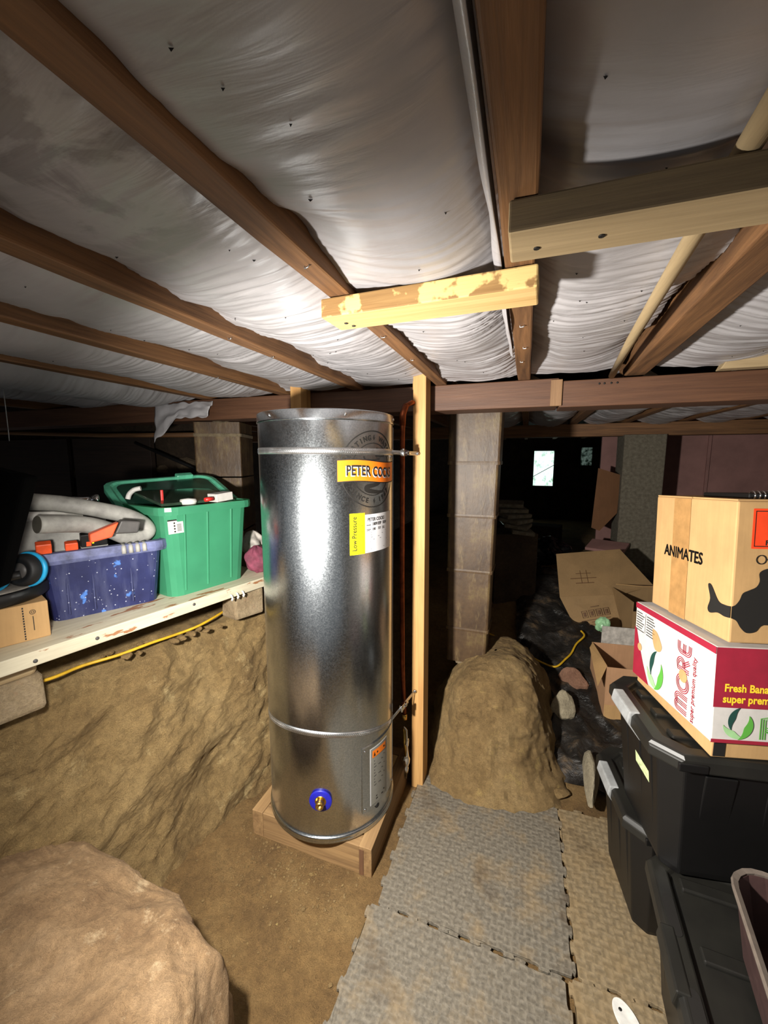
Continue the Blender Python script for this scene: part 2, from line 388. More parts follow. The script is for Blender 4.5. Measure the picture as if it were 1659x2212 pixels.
# ---------------------------------------------------------------- the setting
def sstep(a, b, t):
    t = max(0.0, min(1.0, (t - a) / (b - a))); return t * t * (3 - 2 * t)
def ground(x, y):
    h = 0.5 * sstep(1.7, 3.6, y)
    h += 0.10 * math.exp(-((x + .72) / .24) ** 2 - ((y - .30) / .34) ** 2)
    flat = sstep(-0.62, -0.48, x) * (1 - sstep(1.9, 2.1, y))
    r = fbm((x, y, 0), 5, 5, 3.0) * 0.012 + fbm((x, y, 0), 1.4, 2, 8.0) * 0.015
    return h + r * (1 - flat) + flat * (-0.006 + r * 0.1) + 0.02 * sstep(-0.9, -1.25, x)
def struct(name, mb, mat, T=I4, bevel=0.0):
    return tag(obj(name, mb, mat, None, T, bevel), kind='structure')
mb = MB().grid(190, 320, lambda u, v: ((lambda x, y: (x, y, ground(x, y)))(-1.7 + 5.0 * u ** 1.15, -0.7 + 8.0 * v ** 1.5)))
floor = struct('floor', mb, 'dirt')
# earth bank under the shelf
FOOT = [(-0.8, -1.50), (0.2, -1.33), (0.55, -1.25), (0.89, -1.18), (1.15, -1.12), (1.4, -1.07), (1.7, -1.0), (2.0, -1.0), (3.6, -1.05)]
LIP = [(-0.8, -1.75), (0.2, -1.58), (0.6, -1.50), (0.9, -1.415), (1.2, -1.31), (1.45, -1.20), (1.7, -1.13), (2.0, -1.12), (3.6, -1.15)]
def lerp(tab, y):
    for (a, p), (b, q) in zip(tab, tab[1:]):
        if y <= b: return p + (q - p) * (y - a) / (b - a)
    return tab[-1][1]
def bank(u, v):
    y = -0.8 + 3.9 * u; xf, xl = lerp(FOOT, y), lerp(LIP, y); w = xf - xl
    P = [(0.06, -0.06), (0, 0.0), (-0.30 * w, 0.16), (-0.62 * w, 0.40), (-0.9 * w, 0.60), (-1.08 * w, 0.70), (-1.5 * w, 0.765), (-w - 0.32, 0.79), (-w - 0.7, 0.80), (-w - 2.2, 0.86)]
    Q = [0, .06, .22, .44, .62, .72, .81, .88, .94, 1.0]
    for k in range(9):
        if v <= Q[k + 1]:
            t = (v - Q[k]) / (Q[k + 1] - Q[k]); dx = P[k][0] + (P[k + 1][0] - P[k][0]) * t; z = P[k][1] + (P[k + 1][1] - P[k][1]) * t; break
    p = (xf + dx, y, z)
    big = fbm(p, 2.2, 3, 1.0) * 0.035; rid = noise.ridged_multi_fractal(Vector((p[0] * 2 + p[2] * 1.3, y * 4.2 - p[2] * 3.2, p[2] * 3)), 0.9, 2.1, 6, 1.0, 2.0) * 0.026
    rid += (noise.ridged_multi_fractal(Vector((p[0] * 5 + p[2] * 4, y * 11 - p[2] * 7, p[2] * 8 + 3)), 0.9, 2.1, 5, 1.0, 2.0) - 1) * 0.007
    fine = fbm(p, 16, 4, 5.0) * 0.010; top = sstep(0.72, 0.86, v)
    k = (big + rid - 0.03) * (1 - 0.75 * top) + fine
    return (p[0] + k * (1 - top), y - 0.3 * k, z + k * (0.35 + 0.65 * top))
struct('wall_left', MB().grid(240, 130, bank), 'clay')
# dark wall behind the shelf with stones set in it
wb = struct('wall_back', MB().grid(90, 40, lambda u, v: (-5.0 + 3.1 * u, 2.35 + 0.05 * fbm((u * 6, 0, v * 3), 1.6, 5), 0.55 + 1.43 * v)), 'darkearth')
for (px, pz, w, h) in ((-3.55, 1.38, .13, .06), (-2.52, 1.20, .09, .05), (-2.36, 1.46, .14, .05), (-2.15, 1.36, .12, .06), (-2.62, 1.42, .08, .04), (-2.95, 1.16, .14, .06), (-2.28, 1.18, .15, .06), (-3.3, 1.22, .11, .05), (-2.05, 1.52, .1, .05), (-3.8, 1.25, .12, .06)):
    obj('stone', rock(MB(), (w, .05, h), px * 7, 2), 'darkstone', wb, Matrix.Translation((px, 2.34, pz)))
def plank(name, b, m, par, T=I4): return boxpart(name, b, m, par, T, 0.003)
plank('board', (-3.42, 2.24, 1.06, -2.60, 2.28, 1.66), 'deck', wb)
plank('board', (-4.60, 2.25, 1.1, -3.5, 2.28, 1.66), 'deck', wb)
# far wall with its small window
wf = MB(); wx0, wx1, wz0, wz1 = 0.11, 0.415, 1.06, 1.63
for b in ((-5, 7.2, -.2, wx0, 7.35, 2), (wx1, 7.2, -.2, 3.6, 7.35, 2), (wx0, 7.2, -.2, wx1, 7.35, wz0), (wx0, 7.2, wz1, wx1, 7.35, 2)): wf.box(*b)
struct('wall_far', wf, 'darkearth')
fm = MB()
for b in ((wx0 - .05, 7.17, wz0 - .05, wx0, 7.22, wz1 + .05), (wx1, 7.17, wz0 - .05, wx1 + .05, 7.22, wz1 + .05), (wx0, 7.17, wz0 - .05, wx1, 7.22, wz0), (wx0, 7.17, wz1, wx1, 7.22, wz1 + .05)): fm.box(*b)
win = struct('window_1', fm, 'deck')
t = NT('daylight_pane'); f = t.noise(t.coords((1, 1, .7)), 9, 6, 0.7)
t.b.inputs['Emission Strength'].default_value = 1.15
t.l(t.ramp(f, [(0.36, (120, 160, 130)), (0.47, (216, 244, 232)), (0.7, (236, 255, 250))]), t.b.inputs['Emission Color'])
boxpart('window_pane', (wx0, 7.19, wz0, wx1, 7.2, wz1), t.set((200, 220, 210), 0.3), win, bevel=0)
fm = MB().box(0.8, 7.16, 1.35, 0.98, 7.2, 1.40).box(0.8, 7.16, 1.68, 0.98, 7.2, 1.72).box(0.79, 7.16, 1.35, 0.81, 7.2, 1.7)
win2 = struct('window_2', fm, 'deck')
t = NT('dim_pane'); t.b.inputs['Emission Strength'].default_value = 0.12
t.l(t.ramp(t.noise(t.coords(), 16, 4), [(0.4, (30, 50, 40)), (0.6, (190, 220, 205))]), t.b.inputs['Emission Color'])
boxpart('window_pane', (0.81, 7.18, 1.40, 0.97, 7.195, 1.68), t.set((60, 80, 70), 0.3), win2, bevel=0)
wr = struct('wall_right', MB().box(0.72, 4.7, 0.2, 3.4, 4.74, 1.98), 'pink_board')
boxpart('cover_batten', (1.62, 4.68, 0.2, 1.645, 4.70, 1.98), 'pink_board', wr)
struct('trim_1', MB().box(2.35, 4.62, 1.2, 2.47, 4.7, 1.72), 'deck')
# ceiling: deck, joists and bearers
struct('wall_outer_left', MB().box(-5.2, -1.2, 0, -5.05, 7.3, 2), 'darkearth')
struct('wall_reflector_right', MB().box(1.75, -0.9, -.1, 1.80, 3.5, 1.96).box(1.75, 3.5, -.1, 3.5, 3.54, 1.96).box(3.42, 3.5, -.1, 3.55, 7.3, 1.96), 'pale_board')  # unseen right wall, added close and pale so the cylinder reflects more light
ceil = struct('ceiling', MB().box(-5.2, -1.2, 1.96, 3.6, 7.4, 2.0), 'deck')
JO = [(-2.95, .05), (-2.5, .05), (-2.05, .05), (-1.615, .05), (-1.137, .05), (-0.747, .05), (-0.358, .047), (-0.025, .047), (0.80, .05), (1.22, .05), (1.64, .05), (2.1, .05)]
for x, w in JO:
    m = MB(); n = 44
    def side(k, x=x, w=w):
        y = -0.9 + 7.9 * k / n; a = 0.003 * noise.noise(Vector((x * 9, y * 3, 0))); return y, a
    rings = []
    for k in range(n + 1):
        y, a = side(k); rings.append([(x - w / 2 + a, y, 1.813 + a), (x + w / 2 + a, y, 1.813 - a * .5), (x + w / 2 + a, y, 1.96), (x - w / 2 + a, y, 1.96)])
    obj('floor_joist', m.loft(rings), 'joist_y', ceil, bevel=0.004)
m = MB().loft([[(0.288, -0.9, 1.813), (0.352, -0.9, 1.813), (0.352, -0.9, 1.96), (0.288, -0.9, 1.96)], [(0.295, 0.72, 1.813), (0.366, 0.72, 1.813), (0.366, 0.72, 1.96), (0.295, 0.72, 1.96)], [(0.338, 1.76, 1.813), (0.404, 1.76, 1.813), (0.404, 1.76, 1.96), (0.338, 1.76, 1.96)], [(0.36, 7, 1.813), (0.42, 7, 1.813), (0.42, 7, 1.96), (0.36, 7, 1.96)]])
obj('floor_joist', m, 'joist_y', ceil, bevel=0.004)
boxpart('bearer', (-5.0, 1.75, 1.705, 0.105, 1.90, 1.812), 'bearer', ceil, bevel=0.004)
boxpart('bearer', (0.109, 1.75, 1.70, 3.4, 1.90, 1.80), 'bearer', ceil, bevel=0.004)
boxpart('bearer', (-5.0, 4.05, 1.70, 3.4, 4.2, 1.812), 'joist_x', ceil, bevel=0.004)
boxpart('splice_strip', (0.075, 1.74, 1.705, 0.117, 1.76, 1.805), 'bearer_pale', ceil, bevel=0.002, label='pale splice strip')
m = MB()
for x in (0.245, 0.262, 0.285, 0.305): m.lathe([(0.003, 0), (0.004, 0.001), (0.001, 0.002)], 8, Matrix.Translation((x, 1.75, 1.782)) @ Matrix.Rotation(R(90), 4, 'X'))
obj('bolt_hole', m, 'ink', ceil)['kind'] = 'stuff'

# insulation blankets stapled between the joists
SPECK = []
def bay(xa, xb, y0, y1, label, seed, nx=46, ny=430, belly=1.825, edge=1.86, amp=1.0, mt='insulation', el=None):
    def zf(x, y):
        s = max(0, min(1, (x - xa) / (xb - xa))); q = abs(2 * s - 1); pr = q ** 2.4
        hem = (el if el and s < .5 else edge) + 0.026 * noise.noise(Vector((seed, y * 4.0, 0 if s < .5 else 7))) + 0.012 * noise.noise(Vector((seed, y * 13, 0 if s < .5 else 7)))
        bl = belly + 0.012 * noise.noise(Vector((seed * 3, y * 2.2, x * 3)))
        z = bl + (hem - bl) * pr
        near = sstep(0.15, 1.2, y) if y < 1.8 else 1
        n2 = noise.noise(Vector((x * 5, y * 3.5, seed)))
        yy = y + 0.10 * (s - .5) ** 2 + 0.035 * n2 + 0.05 * (s - .5) * noise.noise(Vector((seed, y * 2, 2)))
        w = 0.4 - 1.5 * abs(noise.noise(Vector((x * 3.2 + seed, yy * (26 + 16 * near), seed)))) + 0.5 * (0.4 - 1.6 * abs(noise.noise(Vector((x * 5 + seed, yy * 78, seed + 3)))))
        a = amp * (0.0022 + 0.0060 * near) * (0.45 + 0.9 * abs(noise.noise(Vector((x * 4, y * 4, seed + 9)))))
        if y0 < 1 or y < 3:
            e_ = sstep(1.58, 1.745, y) if y < 1.8 else 0
            z += (1.822 - z) * 0.75 * e_
        z -= a * w + 0.006 * amp * noise.noise(Vector((x * 7, y * 4, seed + 2)))
        return z
    def fn(u, v):
        x = xa + (xb - xa) * u; y = y0 + (y1 - y0) * v; return (x, y, zf(x, y))
    o = single('insulation_blanket', MB().grid(nx, ny, fn), mt, label, 'insulation')
    if y0 < 1 and xa > -2:
        for _ in range(15):
            x, y = rnd.uniform(xa + .04, xb - .04), rnd.uniform(0.15, 1.65); SPECK.append((x, y, zf(x, y)))
    return o
bay(-0.334, -0.049, -0.5, 1.745, 'silver grey insulation film bulging between joists directly above the cylinder, with shiny streaks', 1.3, belly=1.818, el=1.838)
bay(-0.001, 0.300, -0.5, 1.745, 'silver grey insulation film between joists right of the central joist, with pale pole under it', 2.7, belly=1.838, edge=1.875)
bay(-0.722, -0.382, -0.5, 1.745, 'silver grey insulation film in the second bay left of the central joist', 4.1, belly=1.823, mt='insulation_dusty', el=1.852)
bay(-1.112, -0.772, -0.5, 1.745, 'silver grey insulation film in the third bay left of the central joist', 5.9, belly=1.825)
bay(-1.590, -1.162, -0.2, 1.745, 'silver grey insulation film in the fourth bay left of the central joist', 7.7, belly=1.80)
bay(-2.025, -1.640, 0.2, 1.745, 'silver grey sagging insulation film in the fifth bay left of the central joist', 8.8, 40, 300, belly=1.77)
bay(-2.475, -2.075, 0.5, 1.745, 'dim insulation film in the leftmost visible bay, sagging over the old bearer', 9.9, 30, 200, belly=1.78)
bay(0.405, 0.775, -0.1, 1.745, 'silver grey insulation film at the far right edge beyond the slanting joist', 11.5, belly=1.83, edge=1.87)
for k, (a, b) in enumerate(((-0.001, .35), (.42, .775), (.825, 1.195), (1.245, 1.615), (1.665, 2.075), (-.334, -.049))):
    bay(a, b, 1.91, 4.04, ['dim insulation strip behind the brown bearer right of the pier top', 'dim insulation strip behind the brown bearer, second right of the pier', 'dim insulation strip behind the brown bearer, third right of the pier', 'dim insulation strip behind the brown bearer, fourth right of the pier', 'dim insulation strip behind the brown bearer at the far right', 'dim insulation strip behind the brown bearer above the pier'][k], 20 + k * 1.7, 24, 120, 1.80, 1.86, 2.0)
m = MB()
for x, y, z in SPECK:
    s = rnd.uniform(0.0012, 0.0026); m.add([(x - s, y, z - .001), (x + s * 1.3, y + s, z - .001), (x, y + s * 1.5, z - .001), (x, y + s * .5, z - .004)], [(0, 1, 3), (1, 2, 3), (2, 0, 3), (0, 2, 1)])
single('dark_specks', m, 'ink', 'tiny dark specks scattered over the grey insulation film', 'specks', kind='stuff')
def fold(u, v):
    y = .22 + 1.15 * u; t = v - .5
    return (-.0535 - .010 * math.sin(v * 3.1) * (1 + .8 * noise.noise(Vector((y * 6, v * 2, 4)))), y, 1.842 - (.030 + .022 * noise.noise(Vector((y * 3.5, 0, 2)))) * (1 - v) )
fo = obj('insulation_fold', MB().grid(120, 8, fold), 'insulation'); fo.modifiers.new('thick', 'SOLIDIFY').thickness = 0.0015
tag(fo, 'loose fold of grey film hanging along the left side of the central joist', 'insulation')
m = MB()
for x, y, w in ((-.352, .62, .01), (-.362, 1.02, .012), (-.357, 1.28, .008), (-.75, 1.1, .01), (-.742, .9, .012), (-.025, 1.05, .009), (-.03, 1.42, .008), (-1.137, 1.3, .01), (-.02, 1.25, .008)):
    m.tube([(x - w / 2, y, 1.815), (x - w / 2, y + .003, 1.809), (x + w / 2, y - .003, 1.808), (x + w / 2, y, 1.815)], .0011, 5)
obj('staples', m, 'steel', ceil)['kind'] = 'stuff'
def flap(u, v):
    x = -1.96 + 0.40 * u; y = 1.742 - 0.03 * v + 0.015 * noise.noise(Vector((u * 6, v * 4, 1))); z = 1.80 - (0.085 + 0.13 * max(0, (0.45 - u)) ** 1.0 * 2.2) * v + 0.012 * noise.noise(Vector((u * 9, v * 3, 5)))
    return (x + 0.03 * v * (0.3 - u), y, z)
fl = obj('insulation_scrap', MB().grid(40, 16, flap), 'insulation'); fl.modifiers.new('thick', 'SOLIDIFY').thickness = 0.002
tag(fl, 'torn scrap of grey insulation film hanging over the left pier', 'insulation')

# mound of clay with the pier on it
def mound(u, v):
    a = 2 * math.pi * u; ca, sa = math.cos(a), math.sin(a)
    e = 2.6; rx = 0.31; ry = 0.46; rad = (abs(ca / rx) ** e + abs(sa / ry) ** e) ** (-1 / e)
    pr = [(0.02, 0.475), (0.30, 0.475), (0.50, 0.46), (0.66, 0.41), (0.80, 0.32), (0.90, 0.20), (0.98, 0.07), (1.12, 0.0), (1.25, -0.05)]
    k = v * 8; i = min(7, int(k)); t = k - i; r = pr[i][0] + (pr[i + 1][0] - pr[i][0]) * t; z = pr[i][1] + (pr[i + 1][1] - pr[i][1]) * t
    x = -0.115 + rad * r * ca + 0.035 * sstep(.3, 0, z) * ca; y = 2.14 + rad * r * sa
    z *= 1 - 0.14 * sstep(-0.10, -0.42, x); z += 0.02 * math.exp(-((x + .06) ** 2 + (y - 2.02) ** 2) / .012)
    p = (x, y, z); d = fbm(p, 3, 4, 2.0) * 0.03 + (noise.ridged_multi_fractal(Vector((x * 8 + z * 1.5, y * 6, z * 2.6)), 0.9, 2.1, 5, 1.0, 2.0) - 1.0) * 0.017 + fbm(p, 22, 4, 6.0) * 0.008
    if v < 0.3: return (x, y, z + d * 0.6)
    return (x + d * ca, y + d * sa, z + 0.3 * d)
single('earth_mound', MB().grid(170, 100, mound), 'mound', 'rounded clay mound rising from the floor around the base of the brown pier', 'mound')
pz = [0.41, 0.60, 0.92, 1.21, 1.48, 1.75]
pt = thing('foundation_pier', 'tall brown block pier standing on the clay mound under the bearer', 'pier', Matrix.Translation((-0.25, 2.16, 0.42)))
for k in range(5):
    w0, w1 = 0.206 + 0.013 * k, 0.210 + 0.013 * k; c = -0.266 + 0.003 * k
    m = MB().loft([rr(w0, .19, .012, pz[k] + .006, 3, c, 2.165), rr(w1, .19, .012, pz[k + 1] - .006, 3, c + .003, 2.165)])
    obj('block', m, 'pier', pt)
    if k: obj('mortar_joint', MB().loft([rr(w0 + .006, .196, .014, pz[k] - .009, 3, c, 2.165), rr(w0 + .008, .198, .014, pz[k], 3, c, 2.165), rr(w0 + .006, .196, .014, pz[k] + .009, 3, c, 2.165)]), 'pier', pt)
obj('mortar_base', rock(MB(), (.125, .115, .04), 5, 3, .25, T=Matrix.Translation((-0.255, 2.165, 0.425))), 'mortar', pt, label='pale crumbling mortar')
pt = thing('foundation_pier', 'square brown block pier standing behind the green tub under the bearer', 'pier', Matrix.Translation((-1.68, 1.93, 0.75)))
T = frame((-1.655, 1.925, 0), 22)
zz = [0.76, 1.10, 1.40, 1.63, 1.704]
for k in range(4):
    obj('block', MB().loft([rr(.25, .25, .01, zz[k] + .004), rr(.252, .252, .01, zz[k + 1] - .004)]), 'pier', pt, T)
obj('mortar_joint', MB().loft([rr(.258, .258, .014, 1.622), rr(.26, .26, .014, 1.638)]), 'mortar', pt, T)
obj('mortar_cap', rock(MB(), (.12, .12, .02), 8, 3, .3, T=Matrix.Translation((0, 0, 1.70))), 'mortar', pt, T)
m = MB().loft([rr(.31, .3, .01, .30), rr(.31, .3, .01, 1.0), rr(.315, .3, .01, 1.706)])
single('concrete_pier', m, 'concrete', 'rough grey concrete pier standing far back on the right before the pink boards', 'pier', Matrix.Translation((0.94, 4.15, 0)))

# boulder
def boulder(u, v):
    a = 2 * math.pi * u; b = math.pi * (v - 0.5); ca, sa = math.cos(a), math.sin(a); cb, sb = math.cos(b), math.sin(b)
    pw = lambda t, e: math.copysign(abs(t) ** e, t)
    x = 0.625 * pw(ca, .66) * pw(cb, .45); y = 0.60 * pw(sa, .55) * pw(cb, .45); z = 0.20 * pw(sb, .55)
    p = (x, y, z); d = 1 + 0.07 * fbm(p, 2.0, 3, 4.0) + 0.025 * fbm(p, 9, 5, 2.0) + 0.012 * (noise.ridged_multi_fractal(Vector(p) * 5, 0.9, 2, 4, 1.0, 2.0) - 1)
    return (-1.165 + x * d, 0.155 + y * d, 0.165 + (0.10 * max(0, -x) + 0.0) * (sb > 0) + z * (1 + 0.10 * fbm(p, 2.4, 3, 9.0) + 0.06 * fbm(p, 9, 5, 3.0)) + 0.035 * fbm(p, 5, 5, 1.0) * (sb > 0))
single('boulder', MB().grid(230, 130, boulder), 'boulder', 'large pale brown boulder at the bottom left beside the clay bank', 'boulder')

# ---------------------------------------------------------------- timber under the ceiling and by the cylinder
def batten(name, label, x0, y0, x1, y1, d, z0, z1, mface, mbot):
    A, B = Vector((x0, y0, 0)), Vector((x1, y1, 0)); L = (B - A).length
    T = Matrix.Translation(A) @ Matrix.Rotation(math.atan2(y1 - y0, x1 - x0), 4, 'Z')
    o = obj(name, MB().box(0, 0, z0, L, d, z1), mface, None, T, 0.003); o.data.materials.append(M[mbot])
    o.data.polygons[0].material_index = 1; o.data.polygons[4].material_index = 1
    return tag(o, label, 'batten')
b1 = batten('timber_batten', 'light yellow pine batten nailed under the two joists in front of the post', -0.395, 0.748, 0.004, 0.733, .085, 1.775, 1.811, 'pale_worn', 'pale_x')
b2 = batten('timber_batten', 'long greyish pine batten nailed across joists at the upper right', -0.034, 0.552, 0.62, 0.552, .082, 1.773, 1.811, 'grey_dirty', 'grey_x')
for k, (x, y) in enumerate(((-.36, .79), (-.352, .81))): obj('nail_head', MB().lathe([(.004, -.0015), (.004, 0)], 8, Matrix.Translation((x, y, 1.775))), 'ink', b1)
for x, y in ((.0, .60), (.075, .595)): obj('nail_head', MB().lathe([(.004, -.0015), (.004, 0)], 8, Matrix.Translation((x, y, 1.773))), 'ink', b2)
P = [(0.283, 1.74, 1.806), (0.25, 1.3, 1.815), (0.215, 0.75, 1.823), (0.195, 0.4, 1.826), (0.175, 0.05, 1.828)]
single('wooden_pole', MB().tube(P, [.011, .012, .0125, .013, .013], 14), 'grey_y', 'long thin round pale pole running below the insulation at right', 'pole')
po = thing('timber_post', 'tall pine post standing right of the cylinder and holding its straps', 'post', Matrix.Translation((-0.405, 1.68, 0)))
x0, x1, y0, y1 = -0.441, -0.387, 1.635, 1.728
m = MB().loft([[(x0, y0, -.03), (x1, y0, -.03), (x1, y1, -.03), (x0, y1, -.03)], [(x0 - .012, y0 + .01, 1.845), (x1 - .012, y0 + .01, 1.845), (x1 - .012, y1, 1.845), (x0 - .012, y1, 1.845)], [(x0 + .008, y0 + .01, 1.90), (x1 - .012, y0 + .01, 1.905), (x1 - .012, y1, 1.905), (x0 + .008, y1, 1.90)]])
obj('post_timber', m, 'pine_z', po, bevel=.002)
m = MB().box(-1.04, 1.655, 0.2, -.985, 1.745, 1.90)
single('timber_post', m, 'pine_z', 'pine post standing behind the left of the cylinder top up to a joist', 'post', bevel=.002)
single('pine_offcut', MB().box(-.47, 1.70, 1.79, -.445, 1.745, 1.84), 'pine_x', 'small pine offcut wedged left of the tall post top', 'offcut', bevel=.002)
m = MB().loft([[(.60, 1.70, 1.80), (.86, 1.70, 1.80), (.86, 1.745, 1.80), (.60, 1.745, 1.80)], [(.635, 1.68, 1.875), (.86, 1.68, 1.875), (.86, 1.745, 1.875), (.635, 1.745, 1.875)]])
single('timber_block', m, 'grey_x', 'short pale timber block resting on the bearer at the right edge', 'block', bevel=.003)

# ---------------------------------------------------------------- hot water cylinder on its plinth
pl = thing('timber_plinth', 'square pine plinth of boards on the dirt under the steel cylinder', 'plinth', Matrix.Translation((-.72, 1.44, 0)))
H = .108
boxpart('side_board', (-.515, 1.187, -.01, -.466, 1.72, H), 'plinth_y', pl)
boxpart('side_board', (-.978, 1.187, -.01, -.930, 1.72, H), 'plinth_y', pl)
boxpart('front_board', (-.930, 1.189, -.01, -.515, 1.236, H - .004), 'plinth_x', pl)
boxpart('back_board', (-.930, 1.672, -.01, -.515, 1.72, H - .004), 'plinth_x', pl)
for k in range(4):
    a = 1.24 + k * .108; boxpart('deck_slat', (-.928, a, .075, -.517, a + .102, H - .002), 'pale_x', pl)
boxpart('end_grain', (-.5135, 1.1855, -.008, -.496, 1.1875, H - .012), 'endgrain_dark', pl, bevel=0, label='dark end grain')
AX, AY, RC = -.719, 1.39, .25
Z0, Z1 = .109, 1.66
def cyl(th, z, off=0.0):
    r = RC + off; c, s = math.cos(R(th)), math.sin(R(th))
    return (AX + r * (.45944 * c + .88821 * s), AY + r * (-.88821 * c + .45944 * s), z)
ct = thing('water_cylinder', 'tall galvanised steel hot water cylinder strapped to the pine post', 'water cylinder', Matrix.Translation((AX, AY, Z0)))
TC = Matrix.Translation((AX, AY, 0))
obj('shell', MB().lathe([(.02, Z0 + .004), (RC - .002, Z0 + .004), (RC, Z0 + .012), (RC, Z1 - .012), (RC - .003, Z1 - .004), (.02, Z1 - .004)], 160), 'galv', ct, TC)
obj('lid', MB().lathe([(RC + .0005, Z1 - .036), (RC + .0035, Z1 - .034), (RC + .0035, Z1 - .030), (RC + .002, Z1 - .028), (RC + .002, Z1 - .004), (RC - .004, Z1), (.03, Z1 + .004), (.0, Z1 + .004)], 160), 'galv', ct, TC)
obj('base_rim', MB().lathe([(RC - .002, Z0), (RC + .005, Z0 + .001), (RC + .006, Z0 + .008), (RC + .003, Z0 + .012), (RC + .006, Z0 + .017), (RC + .005, Z0 + .024), (RC, Z0 + .026)], 160), 'galv', ct, TC)
for th in (-48, 14, 76, -105):
    c = Vector(cyl(th, Z1 - .016, .002)); n = Vector(cyl(th, 0, 1)) - Vector(cyl(th, 0, 0)); n.normalize()
    obj('screw', MB().lathe([(.005, 0), (.0045, .002), (.002, .003), (0, .0032)], 10, Matrix.Translation(c) @ n.to_track_quat('Z', 'Y').to_matrix().to_4x4()), 'chrome', ct)
obj('vertical_seam', MB().box(*[-.002, -.003, Z0 + .03, .002, .003, Z1 - .04], T=Matrix.Translation(cyl(88, 0, .0005)) @ Matrix.Rotation(R(-60), 4, 'Z')), 'galv', ct)
def wrap(name, vf, thc, zc, mat, par=ct, off=.0008, slope=0, label=None, fine=0):
    """a flat drawing wrapped round the shell: x runs along the arc, y up"""
    vs, fs = vf; mb = MB()
    mb.add([cyl(thc + math.degrees(x / RC), zc + y, off) for x, y in vs], fs, None, False)
    return obj(name, mb, mat, par, label=label)
def panel(x0, y0, x1, y1, nx=24, f=None):
    a = [(x0 + (x1 - x0) * i / nx, y0) for i in range(nx + 1)]; b = [(x, y1) for x, _ in a]
    if f: a = [(x, y + f(x)) for x, y in a]; b = [(x, y + f(x)) for x, y in b]
    return band2d(a, b)
# straps
def strap(name, zf, w):
    pts = [cyl(t, zf(t), .0012) for t in range(-180, 181, 4)]
    a = obj(name, strip(MB(), pts, w), 'steel', ct); a.modifiers.new('t', 'SOLIDIFY').thickness = .0012
    m = MB()
    for t in np.arange(-92, 90, 1.65):
        for dz in (-.0055, .0, .0055):
            tt = t + (.8 if dz == 0 else 0); c = Vector(cyl(tt, zf(tt) + dz, .0022)); s = .0014
            n = (Vector(cyl(tt, 0, 1)) - Vector(cyl(tt, 0, 0))).normalized(); u = Vector((-n.y, n.x, 0))
            m.add([tuple(c + u * s), tuple(c + Vector((0, 0, s))), tuple(c - u * s), tuple(c - Vector((0, 0, s))), tuple(c + n * .0012)], [(0, 1, 4), (1, 2, 4), (2, 3, 4), (3, 0, 4)])
    p = obj('perforations', m, 'chrome', a); p['kind'] = 'stuff'; return a
zu = lambda t: 1.526 - .002 * math.sin(R(t)); zl = lambda t: .468 + .068 * math.cos(R(t)) - .033 * math.sin(R(t))
su, sl = strap('upper_strap', zu, .022), strap('lower_strap', zl, .020)
for st, zf, end in ((su, zu, Vector((-.428, 1.634, 1.522))), (sl, zl, Vector((-.428, 1.634, .470)))):
    a = Vector(cyl(70, zf(70), .002)); b = end; mid = a.lerp(b, .45)
    q = obj('strap_tail', strip(MB(), [a, mid, b], .016), 'steel', st); q.modifiers.new('t', 'SOLIDIFY').thickness = .0015
    d = (b - a).normalized(); tq = Matrix.Translation(mid) @ d.to_track_quat('X', 'Z').to_matrix().to_4x4()
    obj('tensioner', MB().box(-.020, -.008, -.012, .008, .006, .013, tq).tube([(-.02, -.006, -.013), (-.02, -.006, .016)], .005, 10, tq).tube([(.0, -.008, 0), (.035, -.006, 0)], .0045, 10, tq).box(.012, -.011, -.009, .022, .0, .009, tq), 'chrome', st, bevel=.0015)
    obj('screw', MB().lathe([(.008, 0), (.007, .004), (.002, .006), (0, .006)], 12, Matrix.Translation(b + Vector((0, -.001, 0))) @ Matrix.Rotation(R(90), 4, 'X')), 'chrome', st)
# round emblem with its banner
LC, LZ = 38.5, 1.465
em = wrap('emblem_ring', joined(ring2d(0, 0, .1262, .1302, 72), ring2d(0, 0, .0865, .0897, 60)), LC, LZ, 'ink', label='black round emblem printed on the steel')
def arc_text(s, size, rad, mid, flip=False, step=9.6):
    parts = []; n = len(s)
    for i, ch in enumerate(s):
        if ch == ' ': continue
        a = mid + (i - (n - 1) / 2) * step * (1 if flip else -1)
        if ch == '*': g = poly2d([(-.001, -.002), (.0058, .010), (.001, .006), (.0022, .019), (-.0055, .005), (-.0005, .008)])
        else: g = text2d(ch, size, .0009, .9, align='CENTER')
        rot = a + 90 if flip else a - 90
        parts.append(moved(g, rad * math.cos(R(a)), rad * math.sin(R(a)), rot))
    return joined(*parts)
wrap('lettering', arc_text('HEATING', .0235, .0985, 90 + 9.8 * 4, step=9.8), LC, LZ, 'ink', em)
wrap('bolt_mark', arc_text('*', .0235, .0985, 90 - 1), LC, LZ, 'ink', em)
wrap('lettering', arc_text('WATER', .0235, .0985, 90 - 9.8 * 4.1, step=9.8), LC, LZ, 'ink', em)
wrap('lettering', arc_text('SINCE', .0235, .1155, 270 - 9.4 * 3.7, True, step=9.4), LC, LZ, 'ink', em)
wrap('bolt_mark', arc_text('*', .0235, .1155, 271, True), LC, LZ, 'ink', em)
wrap('lettering', arc_text('1967', .0235, .1155, 270 + 9.4 * 3.3, True, step=9.4), LC, LZ, 'ink', em)
def ribbon(pts, ws):
    L, Rr = [], []
    for i, p in enumerate(pts):
        q0, q1 = pts[max(0, i - 1)], pts[min(len(pts) - 1, i + 1)]; dx, dy = q1[0] - q0[0], q1[1] - q0[1]; l = math.hypot(dx, dy) or 1
        L.append((p[0] - dy / l * ws[i] / 2, p[1] + dx / l * ws[i] / 2)); Rr.append((p[0] + dy / l * ws[i] / 2, p[1] - dx / l * ws[i] / 2))
    return band2d(L, Rr)
